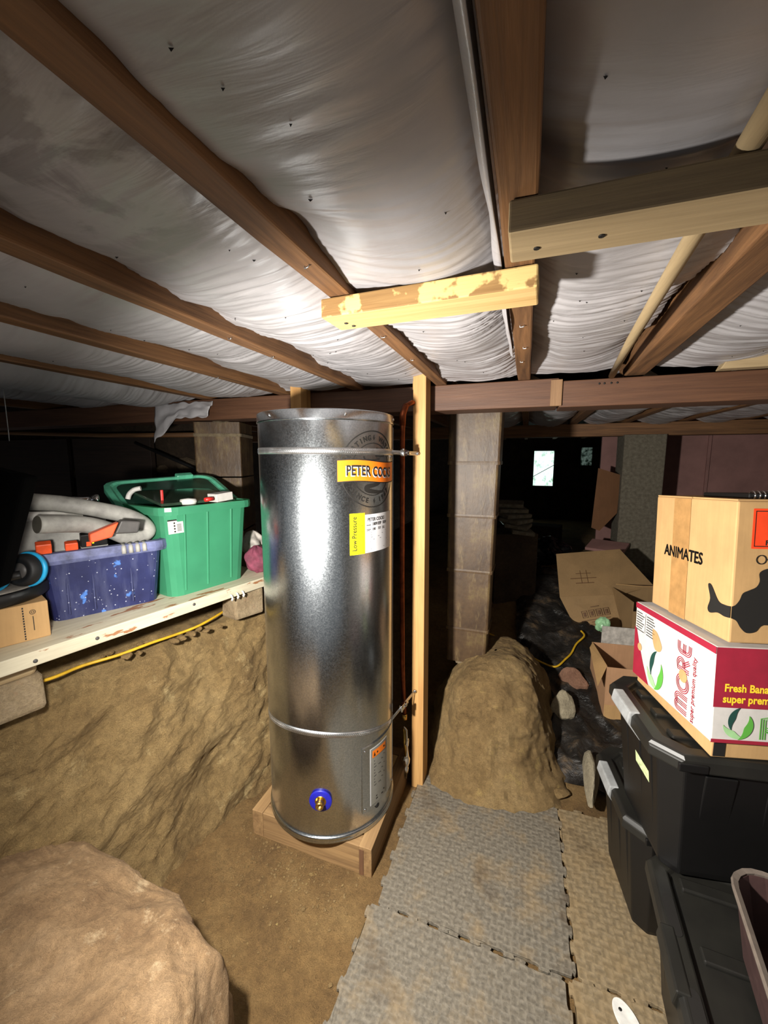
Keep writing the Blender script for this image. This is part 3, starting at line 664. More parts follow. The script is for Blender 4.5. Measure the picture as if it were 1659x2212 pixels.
def smoothpath(P, n=9):
    out = []
    for i in range(len(P) - 1):
        p0, p1, p2, p3 = P[max(0, i - 1)], P[i], P[i + 1], P[min(len(P) - 1, i + 2)]
        for k in range(n):
            t = k / n; out.append(tuple(.5 * (2 * b + (c - a) * t + (2 * a - 5 * b + 4 * c - d) * t * t + (-a + 3 * b - 3 * c + d) * t ** 3) for a, b, c, d in zip(p0, p1, p2, p3)))
    return out + [P[-1]]
sw = smoothpath([(.045, -.034), (.02, -.050), (-.028, -.058), (-.026, -.070), (.02, -.078), (.055, -.076)]); 
for cm in (ribbon(sw, [.006 + .010 * math.sin(math.pi * i / (len(sw) - 1)) for i in range(len(sw))]), ribbon(smoothpath([(-.042, .044), (-.034, .034), (.0, .032), (.03, .036)]), [.004] * 28), ribbon(smoothpath([(.0, .062), (.018, .072), (.04, .060)]), [.003] * 19), ribbon(smoothpath([(.01, .046), (.035, .044), (.06, .047)]), [.006] * 19)):
    wrap('coil_mark', cm, LC, LZ, 'ink', em)
bf = lambda x: .0035 * math.sin((x + .14) / .28 * 2 * math.pi) - .018 * x
wrap('banner_border', panel(-.140, -.0385, .140, .0365, 40, bf), LC, LZ - .006, 'ink', em, .0011)
bn = wrap('banner', panel(-.1365, -.035, .1365, .033, 40, bf), LC, LZ - .006, 'orange_sticker', em, .0014, label='orange banner across the emblem')
bt = text2d('PETER COCKS', .047, .0011, .70); w = max(x for x, _ in bt[0]); k = .216 / w
bt = ([((x * k) - .108, y - .0165) for x, y in bt[0]], bt[1]); bt = ([(x, y + bf(x)) for x, y in bt[0]], bt[1])
wrap('lettering', moved(bt, -.003, -.003), LC, LZ - .006, 'white_sticker', em, .0017)
wrap('lettering', bt, LC, LZ - .006, 'ink', em, .0020)
# rating stickers
yl = wrap('yellow_label', panel(-.0285, -.0705, .0285, .0705, 8), 22.7, 1.249, 'yellow_sticker', label='yellow low pressure sticker')
wrap('lettering', moved(bold2d('Low Pressure', .0235, .0005, .90), -.004, -.058, 90), 22.7, 1.249, 'ink', yl, .0012)
wrap('lettering', moved(text2d('Copper Cylinder', .0115, .0, .92), .0195, -.018, 90), 22.7, 1.249, 'ink', yl, .0012)
wrap('lettering', moved(text2d('ELECTRIC', .0100, .0, 1.0, 1.25), .0085, -.006, 90), 22.7, 1.249, 'ink', yl, .0012)
wrap('bar_code', joined(*[rect2d(.009, -.058 + k * .0023, .019, -.0568 + k * .0023) for k in range(15)]), 22.7, 1.249, 'ink', yl, .0012)
wl = wrap('white_label', panel(-.076, -.0665, .076, .0665, 22), 46.9, 1.246, 'white_sticker', label='white rating sticker')
wrap('lettering', moved(text2d('PETER COCKS', .0165, .0004, .82), -.066, .043), 46.9, 1.246, 'ink', wl, .0012)
wrap('lettering', moved(text2d('18091ESP   REW', .0145, .0004, .8), -.045, .027), 46.9, 1.246, 'ink', wl, .0012)
wrap('lettering', moved(text2d('180    737   55L', .0125, .0002, .85), -.045, .010), 46.9, 1.246, 'ink', wl, .0012)
lines = [rect2d(-.070, .028, -.052, .031), rect2d(-.070, .013, -.052, .0155), rect2d(-.07, .009, -.056, .011)]
for k, (a, b) in enumerate(((-.05, .03), (-.05, .01), (-.05, -.01), (-.04, .0), (-.055, .04), (-.06, .05), (-.06, .045), (-.05, .02))):
    lines.append(rect2d(a, .002 - k * .0082, b, .0037 - k * .0082))
wrap('fine_print', joined(*lines), 46.9, 1.246, 'grey_ink', wl, .0012)
# access panel, warning sticker, inlet washer, plug
def rrect2d(w, h, c, n=5, cx=0, cy=0): return [(x, y) for x, y, _ in rr(w, h, c, 0, n, cx, cy)]
PT, PZ = 47.5, .322
def shell_panel(name, w, h, c, thc, zc, off0, off1, mat, par, label=None):
    nx, ny = 20, 4; vs = []; V, F = panel(-w / 2, -h / 2, w / 2, h / 2, nx)
    m = MB(); r = [cyl(thc + math.degrees(x / RC), zc + y, off1) for x, y in V]; m.add(r, F)
    e = [i for i in range(nx + 1)] + [2 * nx + 1 - i for i in range(nx + 1)]
    A = [r[i] for i in e]; B = [cyl(thc + math.degrees(V[i][0] / RC), zc + V[i][1], off0) for i in e]
    k = len(e); m.add(A + B, [(i, (i + 1) % k, k + (i + 1) % k, k + i) for i in range(k)])
    return obj(name, m, mat, par, label=label)
ap = shell_panel('access_panel', .198, .262, .01, PT, PZ, 0, .004, 'galv', ct)
for tx, tz in ((-.088, .118), (-.088, -.118), (.088, -.118)):
    c = Vector(cyl(PT + math.degrees(tx / RC), PZ + tz, .004)); n = (Vector(cyl(PT + math.degrees(tx / RC), 0, 1)) - Vector(cyl(PT + math.degrees(tx / RC), 0, 0)))
    obj('screw', MB().lathe([(.005, 0), (.004, .002), (0, .003)], 10, Matrix.Translation(c) @ n.to_track_quat('Z', 'Y').to_matrix().to_4x4()), 'chrome', ap)
ws = shell_panel('warning_label', .098, .232, .01, 43.6, .322, .004, .0048, 'sticker_grey', ap, 'grey warning sticker with an orange heading')
wrap('label_border', joined(panel(-.049, -.116, -.0455, .116, 1), panel(-.049, .1135, .049, .116, 8), panel(.047, -.116, .049, .116, 1)), 43.6, .322, 'white_sticker', ws, .0054)
wrap('label_heading', panel(-.038, .076, .038, .104, 10), 43.6, .322, 'orange_sticker', ws, .0054)
wrap('heading_mark', joined(poly2d([(-.033, .081), (-.023, .081), (-.028, .098)]), rect2d(-.016, .086, .030, .093)), 43.6, .322, 'ink', ws, .006)
wrap('fine_print', joined(*[rect2d(-.03, .058 - k * .0125, .03 - .012 * (k % 3), .0612 - k * .0125) for k in range(9)]), 43.6, .322, 'grey_ink', ws, .0054)
wrap('fine_print', joined(rect2d(-.02, -.093, .03, -.088), rect2d(-.02, -.104, .02, -.099)), 43.6, .322, 'ink', ws, .0054)
c = Vector(cyl(-10.4, .284, .0)); n = (Vector(cyl(-10.4, 0, 1)) - Vector(cyl(-10.4, 0, 0))); TW = Matrix.Translation(c) @ n.to_track_quat('Z', 'Y').to_matrix().to_4x4()
iw = obj('inlet_washer', MB().lathe([(.041, -.002), (.041, .005), (.039, .0065), (.018, .0065)], 40, TW), 'blue_plastic', ct, label='blue plastic washer')
obj('brass_inlet', MB().lathe([(.021, .004), (.021, .0068), (.0185, .0072)], 30, TW).lathe([(.0135, .006), (.0145, .008), (.0145, .030), (.010, .032), (.009, .018), (0, .018)], 24, TW).box(-.016, -.002, .006, -.012, .008, .012, TW), 'brass', iw)
c = Vector(cyl(41.1, .185, .0)); n = (Vector(cyl(41.1, 0, 1)) - Vector(cyl(41.1, 0, 0))); TW = Matrix.Translation(c) @ n.to_track_quat('Z', 'Y').to_matrix().to_4x4()
obj('plug', MB().lathe([(.0105, -.001), (.0105, .003), (.008, .005), (0, .005)], 20, TW), 'black_rubber', ct)

# copper pipe
cp = thing('copper_pipe', 'thin copper pipe running down between the cylinder and the post', 'pipe', Matrix.Translation((-.478, 1.60, 0.1)))
obj('pipe', MB().tube([(-.473, 1.62, .36), (-.478, 1.60, .6), (-.482, 1.60, 1.0), (-.484, 1.60, 1.60), (-.482, 1.603, 1.675), (-.472, 1.612, 1.715), (-.455, 1.63, 1.728), (-.445, 1.70, 1.73)], .0105, 14), 'copper', cp)
obj('elbow', MB().tube([(-.484, 1.60, 1.635), (-.483, 1.602, 1.68), (-.472, 1.612, 1.718)], .0135, 14), 'copper', cp)
obj('lower_nut', MB().tube([(-.473, 1.62, .335), (-.473, 1.62, .36)], .014, 6), 'brass', cp)
vv = obj('valve', MB().lathe([(.008, .0), (.011, .004), (.011, .03), (.0145, .032), (.0145, .055), (.012, .058), (.017, .075), (.019, .082), (.019, .10), (.014, .11), (.010, .135), (.008, .16), (.0105, .165), (.0105, .19), (.008, .20)], 20, Matrix.Translation((-.465, 1.612, .05)) @ Matrix.Rotation(R(2), 4, 'Y')), 'chrome', cp)
obj('brass_stem', MB().tube([(-.462, 1.607, .165), (-.466, 1.607, .23), (-.470, 1.61, .30)], .009, 12), 'brass', vv)
obj('handle', MB().tube([(-.47, 1.60, .31), (-.456, 1.60, .295), (-.454, 1.60, .25), (-.46, 1.60, .225)], .004, 8), 'steel', vv)

# dark things behind the cylinder
m = MB().tube([(-.98, 2.02, 1.775), (-.86, 2.0, 1.765)], .055, 20)
single('grey_duct', m, 'dirty_white', 'dim grey duct end in the shadow behind the cylinder top', 'duct')
def rag(u, v): return (-1.37 + .085 * u + .012 * math.sin(v * 5), 1.95 + .02 * math.sin(u * 8 + v * 3), 1.70 - .26 * v * (0.75 + .25 * math.sin(u * 11)))
o = obj('white_rag', MB().grid(14, 20, rag), 'dirty_white'); o.modifiers.new('t', 'SOLIDIFY').thickness = .004
tag(o, 'pale rag hanging in the dark gap left of the cylinder top', 'rag')
single('thin_stud', MB().box(-1.235, 1.92, .78, -1.195, 1.96, 1.706), 'joist_z', 'narrow dark stud in the gap left of the cylinder top', 'stud', bevel=.002)

# ---------------------------------------------------------------- shelf on the bank and what stands on it
SH = .95
TS = frame((-1.392, .35, SH), 78)
sp = thing('shelf_plank', 'long worn white painted plank lying on blocks along the clay bank', 'shelf', TS)
boxpart('plank', (0, 0, -.045, 1.30, .46, 0), 'white_paint', sp, TS, .003)
for x, z in ((.52, -.024), (.86, -.018), (.36, -.03)):
    obj('bolt', MB().lathe([(.006, 0), (.0055, .002), (.002, .003), (0, .003)], 10, Matrix.Translation((x, 0, z)) @ Matrix.Rotation(R(90), 4, 'X')), 'dark_grey', sp, TS)
for k, x in enumerate((1.03, 1.06, 1.09)):
    obj('hook', MB().tube([(x, .0, -.03), (x, -.006, -.032), (x + .002, -.010, -.045), (x + .003, -.006, -.055), (x + .004, -.002, -.050)], .004, 8), 'white', sp, TS)
def tblock(name, label, T, sz, mat, seed):
    m = MB().loft([rr(sz[0] * .96, sz[1] * .96, .012, 0), rr(sz[0], sz[1], .014, .012), rr(sz[0] * .98, sz[1], .014, sz[2] - .012), rr(sz[0] * .93, sz[1] * .95, .012, sz[2])])
    v = []
    for p in m.v: d = .006 * fbm(p, 14, 3, seed); v.append((p[0] + d, p[1] - d, p[2] + d * .5))
    m.v = v; return single(name, m, mat, label, 'block', T, .004)
tblock('support_block', 'pale worn block under the right end of the white shelf plank', frame((-1.222, 1.49, .782), 70), (.155, .11, .124), 'brickstone', 3)
tblock('support_block', 'worn brown block under the left end of the white shelf plank', frame((-1.50, .66, .735), 75), (.24, .2, .115), 'brickstone', 6)
tblock('timber_packer', 'thin grey packing timber between the left block and the shelf plank', frame((-1.50, .655, .850), 77), (.22, .19, .055), 'grey_x', 9)
P = [(-1.47, .70, .80), (-1.44, .80, .788), (-1.435, .90, .783), (-1.385, 1.0, .785), (-1.35, 1.1, .79), (-1.33, 1.2, .785), (-1.30, 1.28, .79), (-1.285, 1.36, .80), (-1.30, 1.46, .80), (-1.34, 1.62, .80)]
single('extension_cord', MB().tube(smoothpath(P, 8), .0055, 8), 'yellow_cord', 'yellow cord lying along the top of the clay bank under the shelf', 'cord')
for k in range(16):
    y = .95 + .45 * rnd.random(); x = lerp(LIP, y) - .03 + rnd.uniform(-.06, .05); s = rnd.uniform(.010, .024)
    single('dirt_clod', rock(MB(), (s, s * .8, s * .6), k + 50, 2), 'mound', 'small loose dirt clod on top of the clay bank under the shelf', 'clod', frame((x, y, .775), 40 * k), group='dirt clods on the bank under the shelf')

# blue tub
TB = frame((-1.476, .848, SH), 64)
bt_ = thing('storage_tub', 'open paint-spattered dark blue plastic tub full of pipes and tools on the shelf', 'tub', TB)
def tubshell(w0, d0, w1, d1, h, c, th=.003, cx=0, cy=0):
    return MB().loft([rr(w0, d0, c, 0, 4, cx, cy), rr(w1, d1, c, h, 4, cx, cy), rr(w1 - 2 * th, d1 - 2 * th, c, h, 4, cx, cy), rr(w0 - 2 * th, d0 - 2 * th, c, th, 4, cx, cy)])
cx, cy = .165, .215
obj('tub_body', tubshell(.325, .40, .37, .45, .235, .035, cx=cx, cy=cy), 'tub_blue', bt_, TB)
obj('rim', MB().loft([rr(.366, .446, .035, .205, 4, cx, cy), rr(.405, .485, .05, .205, 4, cx, cy), rr(.412, .492, .052, .218, 4, cx, cy), rr(.408, .488, .05, .243, 4, cx, cy), rr(.368, .448, .036, .245, 4, cx, cy)], close=True), 'tub_rim', bt_, TB, label='scuffed pale blue rim')
for x in (.045, .118, .235): boxpart('rib', (x, -.001, .02, x + .006, .010, .20), 'tub_blue', bt_, TB)
for k in range(4): obj('grip', MB().tube([(.215 + .022 * k, -.031, .212), (.215 + .022 * k, -.029, .236), (.215 + .022 * k, -.012, .243)], .0075, 10), 'grey_pipe', bt_, TB, label='pale scuffed grip ridge')
# things in the blue tub (world points from the shelf frame)
def arc(c, r, a0, a1, n, u, v): return [tuple(Vector(c) + Vector(u) * r * math.cos(R(a0 + (a1 - a0) * i / n)) + Vector(v) * r * math.sin(R(a0 + (a1 - a0) * i / n))) for i in range(n + 1)]
pipe = smoothpath([(-1.560, .872, 1.358), (-1.515, .94, 1.345), (-1.468, 1.01, 1.322), (-1.425, 1.09, 1.292), (-1.392, 1.135, 1.258), (-1.378, 1.15, 1.225), (-1.385, 1.12, 1.208), (-1.395, 1.075, 1.212), (-1.405, 1.02, 1.245), (-1.425, .94, 1.278), (-1.44, .815, 1.296)], 6)
up_ = thing('bent_grey_pipe', 'weathered grey plastic pipe bent in a U lying in the blue tub', 'pipe', Matrix.Translation((-1.42, .98, 1.2)))
obj('pipe', MB().tube(pipe, .0285, 20), 'grey_pipe', up_)
for p, q in ((pipe[0], pipe[1]), (pipe[-1], pipe[-2])):
    d = (Vector(p) - Vector(q)).normalized(); obj('pipe_end', MB().tube([tuple(Vector(p) - d * .002), tuple(Vector(p) + d * .0015)], .0275, 20), 'pipe_inside', up_)
ch = thing('chrome_arm', 'thin chrome tube with a round knob lying behind the bent grey pipe', 'tube', Matrix.Translation((-1.6, 1.08, 1.33)))
obj('tube', MB().tube([(-1.70, .90, 1.36), (-1.635, 1.01, 1.352), (-1.585, 1.10, 1.343)], .010, 12), 'chrome', ch)
obj('knob', MB().lathe([(.010, 0), (.016, .008), (.021, .016), (.021, .026), (.014, .03), (.0, .031)], 20, Matrix.Translation((-1.593, 1.087, 1.345)) @ Vector((.5, .86, -.1)).to_track_quat('Z', 'Y').to_matrix().to_4x4()), 'chrome', ch)
tl = thing('orange_tool', 'orange and grey block tool lying under the bent pipe in the blue tub', 'tool', Matrix.Translation((-1.36, .99, 1.22)))
TT = frame((-1.375, .925, 1.222), 62)
obj('orange_body', MB().loft([[(0, -.02, .0), (.062, -.02, .012), (.062, .02, .012), (0, .02, .0)], [(.0, -.02, .030), (.085, -.02, .062), (.085, .02, .062), (.0, .02, .03)]]), 'orange', tl, TT, .004)
obj('grey_head', MB().loft([[(.070, -.022, .022), (.14, -.022, .018), (.14, .022, .018), (.070, .022, .022)], [(.092, -.022, .068), (.150, -.022, .058), (.150, .022, .058), (.092, .022, .068)]]), 'dark_grey', tl, TT, .005)
single('orange_packet', MB().box(0, 0, 0, .04, .03, .035), 'orange', 'orange packet at the left of the blue tub beside the pipe ends', 'packet', frame((-1.462, .815, 1.195), 62, 18), .003)
single('red_packet', MB().box(0, 0, 0, .035, .03, .026), 'orange', 'orange red packet under the lower pipe end in the blue tub', 'packet', frame((-1.435, .885, 1.195), 62, 10), .003)
bx = thing('drill_case', 'small black case with yellow and orange stripes in the blue tub', 'case', Matrix.Translation((-1.42, .93, 1.20)))
TT = frame((-1.425, .93, 1.198), 64, 12)
boxpart('case', (0, 0, 0, .075, .03, .045), 'black_plastic', bx, TT)
boxpart('yellow_stripe', (.030, -.001, .012, .036, .0, .044), 'yellow_sticker', bx, TT, 0); boxpart('orange_stripe', (.014, -.001, .004, .028, .0, .02), 'orange', bx, TT, 0)
single('grey_sheet', MB().box(0, 0, 0, .30, .02, .16), 'grey_pipe', 'flat dusty grey panel at the left of the blue tub behind the pipe ends', 'panel', frame((-1.60, .78, 1.15), 55, -15), .004)
single('white_bracket', MB().tube([(-1.56, .80, 1.315), (-1.50, .90, 1.31), (-1.47, .97, 1.29)], .016, 8), 'white', 'pale straight tube lying between the two arms of the bent pipe', 'tube')
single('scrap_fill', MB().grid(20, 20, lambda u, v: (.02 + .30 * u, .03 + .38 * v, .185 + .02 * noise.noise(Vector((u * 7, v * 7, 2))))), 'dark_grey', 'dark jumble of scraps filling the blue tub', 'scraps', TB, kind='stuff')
single('white_hose', MB().tube(smoothpath([(-1.56, 1.22, 1.335), (-1.555, 1.225, 1.355), (-1.545, 1.24, 1.372), (-1.525, 1.255, 1.378)], 6), .010, 10), 'white', 'short white hose curling up between the two tubs', 'hose')

# green tub
TG = frame((-1.298, 1.175, SH), 77)
gt = thing('storage_tub', 'translucent green plastic tub with its lid askew on the white shelf', 'tub', TG)
cx, cy = .175, .15
obj('tub_body', tubshell(.345, .29, .392, .335, .352, .045, cx=cx, cy=cy), 'tub_green', gt, TG)
obj('rim', MB().loft([rr(.390, .333, .05, .335, 5, cx, cy), rr(.43, .372, .06, .335, 5, cx, cy), rr(.434, .376, .062, .350, 5, cx, cy), rr(.43, .372, .06, .366, 5, cx, cy), rr(.386, .33, .048, .366, 5, cx, cy)], close=True), 'tub_green', gt, TG)
for x in (.055, .155, .27): obj('rib', MB().loft([rr(.008, .008, .002, .02, 2, x, .004), rr(.008, .010, .002, .335, 2, x, -.018)]), 'tub_green', gt, TG)
TL = frame((-1.52, 1.42, 1.335), 66) @ Matrix.Rotation(R(20), 4, 'X') @ Matrix.Rotation(R(-3), 4, 'Y')
ld = obj('lid_panel_base' if 0 else 'lid', MB().loft([rr(.47, .37, .06, -.012, 5), rr(.49, .39, .07, -.012, 5), rr(.49, .39, .07, .010, 5), rr(.45, .35, .06, .014, 5), rr(.43, .33, .05, .006, 5)]), 'lid_green', gt, TL)
boxpart('lid_clip', (.07, .165, -.02, .15, .202, .024), 'lid_green', ld, TL, .006)
obj('lid_centre', MB().loft([rr(.40, .30, .04, .0065, 5), rr(.40, .30, .04, .009, 5)]), 'lid_dark', ld, TL, label='dark see-through centre of the lid')
st = on_plane(MB(), rect2d(0, 0, .062, .05), (-.012, -.0165, .262), (1, 0, 0), (0, .065, 1), .001)
sk = obj('tub_sticker', st, 'paper', gt, TG, label='small cream sticker')
m = MB(); on_plane(m, rect2d(0, .05, .062, .055), (-.012, -.0165, .262), (1, 0, 0), (0, .065, 1), .0016)
for k in range(4): on_plane(m, moved(ring2d(0, 0, 0, .0035, 12), .026, .008 + .011 * k), (-.012, -.0165, .262), (1, 0, 0), (0, .065, 1), .0016)
on_plane(m, joined(*[rect2d(.036, .008 + .005 * k, .054, .010 + .005 * k) for k in range(6)]), (-.012, -.0165, .262), (1, 0, 0), (0, .065, 1), .0016)
obj('print', m, 'ink', sk, TG)
single('dark_sheet', MB().box(0, 0, 0, .33, .24, .012), 'dark_glass', 'dark glossy flat sheet sticking up out of the green tub under its lid', 'sheet', frame((-1.355, 1.20, 1.312), 74) @ Matrix.Rotation(R(9), 4, 'X'), .002)
single('white_box', MB().box(0, 0, 0, .085, .06, .035), 'paper', 'small white box on the right rim of the green tub', 'box', frame((-1.247, 1.385, 1.315), 80) @ Matrix.Rotation(R(-4), 4, 'Y'), .002)
single('red_clip', MB().tube([(-1.27, 1.34, 1.33), (-1.26, 1.375, 1.332)], .009, 10), 'red', 'small red piece beside the white box in the green tub', 'clip')
single('red_tag', MB().box(-.005, -.004, 0, .005, .004, .05), 'red', 'thin red upright tag in the middle of the green tub', 'tag', frame((-1.40, 1.245, 1.325), 70), .002)
single('white_cup', MB().lathe([(.03, 0), (.034, .012), (.030, .022), (0, .026)], 24), 'white', 'round white cap poking out of the green tub below the lid', 'cap', Matrix.Translation((-1.33, 1.31, 1.312)))
single('lime_cloth', rock(MB(), (.055, .042, .080), 12, 3, .3), 'lime', 'pale lime bundle seen through the right side of the green tub', 'bundle', TG @ Matrix.Translation((.275, .085, .245)))
single('lime_bag', rock(MB(), (.07, .05, .045), 13, 3, .3), 'lime', 'pale green bundle in the bottom of the green tub at right', 'bundle', TG @ Matrix.Translation((.235, .09, .055)))
single('yellow_folder', MB().box(0, 0, 0, .14, .01, .17), 'lime', 'pale yellow folder standing inside the green tub at the front left', 'folder', TG @ Matrix.Translation((.09, .05, .12)) @ Matrix.Rotation(R(10), 4, 'Y'), .002)

# maroon cloth bundle, jar beyond
def bundle(u, v):
    a = 2 * math.pi * u; b = math.pi * (v - .5); d = 1 + .28 * noise.noise(Vector((math.cos(a) * 1.7, math.sin(a) * 1.7 + v * 2, v * 4))) + .12 * math.sin(a * 5 + v * 9)
    return (.055 * d * math.cos(a) * math.cos(b), .055 * d * math.sin(a) * math.cos(b), .065 + .065 * math.sin(b) * (1 + .15 * noise.noise(Vector((a, v * 3, 0)))))
single('cloth_bundle', MB().grid(60, 36, bundle), 'maroon_cloth', 'crumpled maroon cloth bundle on the shelf between green tub and cylinder', 'cloth', Matrix.Translation((-1.225, 1.61, SH)))
single('grey_bag', MB().grid(60, 36, bundle), 'dirty_white', 'small greyish bundle behind the maroon cloth on the shelf', 'bag', frame((-1.33, 1.72, .95 + .05), 70))

# cardboard carton, round grey top, ringed wheels, black panel
TC2 = frame((-1.388, .79, SH), 69) @ Matrix.Translation((-.42, 0, 0))
cb = thing('cardboard_box', 'small brown cardboard box under the round grey top at the left edge', 'box', TC2)
boxpart('carton', (0, 0, 0, .42, .26, .115), 'card', cb, TC2, .003)
m = MB(); 
for k in range(13): on_plane(m, rect2d(.358, .006 + .008 * k, .3615, .0115 + .008 * k), (0, 0, 0), (1, 0, 0), (0, 0, 1), .0012)
on_plane(m, joined(moved(ring2d(0, 0, .006, .0075, 18), .382, .088), moved(ring2d(0, 0, .0025, .004, 12), .382, .088), rect2d(.381, .03, .383, .075)), (0, 0, 0), (1, 0, 0), (0, 0, 1), .0012)
obj('print', m, 'ink', cb, TC2)
ds = thing('round_board', 'round grey board with a thick black rim lying on the cardboard box', 'board', Matrix.Translation((-1.592, .721, 1.065)))
TD = frame((-1.592, .721, 1.066))
obj('rim', MB().lathe([(.0, 0), (.165, 0), (.172, .006), (.173, .035), (.168, .041), (.163, .041)], 64, TD), 'black_plastic', ds)
obj('grey_top', MB().lathe([(0, .041), (.166, .041), (.162, .045), (.02, .047), (0, .047)], 64, TD), 'disc_top', ds)
wv = thing('ringed_wheels', 'pair of black wheels with cyan rings standing on the round grey board', 'wheels', Matrix.Translation((-1.43, .73, 1.112)))
for (x, y, z, r_) in ((-1.438, .765, 1.163, .050), (-1.475, .692, 1.160, .047)):
    TW = Matrix.Translation((x, y, z)) @ Vector((-.10, -.99, .12)).to_track_quat('Z', 'Y').to_matrix().to_4x4() @ Matrix.Rotation(R(25), 4, 'Y')
    wh = obj('wheel', MB().lathe([(.012, .016), (r_ * .62, .018), (r_ * .7, .022), (r_ * .9, .018), (r_, .006), (r_, -.008), (r_ * .9, -.014), (.012, -.014)], 40, TW), 'black_rubber', wv)
    obj('cyan_ring', MB().lathe([(r_ * .9, -.014), (r_ * 1.06, -.011), (r_ * 1.10, -.017), (r_ * 1.06, -.026), (r_ * .8, -.028)], 40, TW), 'cyan', wh, label='bright cyan ring')
    obj('hub', MB().lathe([(r_ * .5, .014), (r_ * .46, .020), (r_ * .2, .022), (0, .022)], 30, TW), 'dark_grey', wh)
obj('axle', MB().tube([(-1.49, .66, 1.155), (-1.425, .715, 1.155), (-1.41, .74, 1.158)], .013, 12), 'black_plastic', wv)
m = MB().loft([[(-1.52, .61, 1.15), (-1.335, .648, 1.15), (-1.36, .69, 1.15), (-1.545, .65, 1.15)], [(-1.42, .625, 1.50), (-1.262, .70, 1.452), (-1.29, .75, 1.452), (-1.45, .675, 1.50)]])
single('padded_seat', m, 'black_pad', 'black padded seat leaning at the left edge above the cyan ringed wheels', 'panel', bevel=.008)

# small dim things on the dark wall
single('wall_pipe', MB().tube([(-4.6, 2.15, 1.735), (-3.0, 2.2, 1.675), (-1.95, 2.2, 1.66)], .016, 10), 'joist_x', 'thin dusty pipe running along the dark wall below the old bearer', 'pipe')
single('diagonal_rod', MB().tube([(-2.74, 2.24, 1.62), (-1.98, 2.24, 1.36)], .012, 8), 'black_rubber', 'dark diagonal rod leaning against the stone wall left of the pier', 'rod')
single('hanging_thread', MB().tube([(-2.06, 1.10, 1.84), (-2.06, 1.10, 1.62), (-2.062, 1.10, 1.575)], .0018, 5), 'thread', 'thin white thread hanging from the insulation at the far left', 'thread')

# ---------------------------------------------------------------- foam tiles on the floor
def tile(name, label, x0, y0, mat, deg=0, z=0.0, s=.6, pitch=.05):
    pts = []; n = int(s / pitch)
    def edge(ax, ay, dx, dy, nx, ny):
        for k in range(n):
            a = .013 if k % 2 == 0 else -.0; t0 = k * pitch
            for t, o in ((.02, 0), (.22, .25), (.16, .8), (.3, 1), (.7, 1), (.84, .8), (.78, .25), (.98, 0)):
                pts.append((ax + dx * (t0 + t * pitch) + nx * a * o, ay + dy * (t0 + t * pitch) + ny * a * o))
    edge(0, 0, 1, 0, 0, -1); edge(s, 0, 0, 1, 1, 0); edge(s, s, -1, 0, 0, 1); edge(0, s, 0, -1, -1, 0)
    m = MB(); m.prism(pts, 0, .011)
    return single(name, m, mat, label, 'floor tile', frame((x0, y0, z), deg), .0015)
tile('foam_tile', 'grey interlocking foam tile before the clay mound, with damp brown patches', -.412, 1.108, 'mat_grey', 0)
tile('foam_tile', 'grey interlocking foam tile at the bottom centre beside the dirt', -.44, .498, 'mat_grey', -1, .0006)
tile('foam_tile', 'dusty tan foam tile along the black bins on the right', .205, 1.115, 'mat_tan', 1, -.002)
tile('foam_tile', 'dusty tan foam tile at the bottom right under the white plate', .19, .505, 'mat_tan', 0, -.0015)
wp = thing('white_plate', 'small oval white plastic plate with two holes on the tan tile', 'plate', frame((.318, 1.055, .0105), 118))
TP = frame((.318, 1.055, .0105), 118)
el = [(.047 * math.cos(2 * math.pi * k / 40), .027 * math.sin(2 * math.pi * k / 40)) for k in range(40)]
obj('plate', MB().prism(el, 0, .004), 'white', wp, TP, .001)
for x in (-.02, .022): obj('hole', MB().lathe([(.0045, .004), (.0045, .0045), (0, .0045)], 12, TP @ Matrix.Translation((x, .004, 0))), 'ink', wp)
m = MB()
for k in range(520):
    if k < 300: x, y = rnd.gauss(-.80, .16), rnd.gauss(1.10, .09)
    else: x, y = rnd.uniform(-1.15, -.5), rnd.uniform(.5, 1.7)
    if (-.985 < x < -.46 and 1.18 < y < 1.73) or x > -.46 or x < lerp(FOOT, y) + .03 or (x < -.5 and y < .80): continue
    s = rnd.uniform(.002, .0065) * (1.5 if k % 17 == 0 else 1); z = ground(x, y)
    rock(m, (s, s * rnd.uniform(.6, 1), s * .6), k, 1, .25, 4, Matrix.Translation((x, y, z + s * .3)) @ Matrix.Rotation(k, 4, 'Z'))
single('loose_gravel', m, 'mound', 'scattered crumbs of clay and gravel on the dirt around the plinth', 'gravel', kind='stuff')

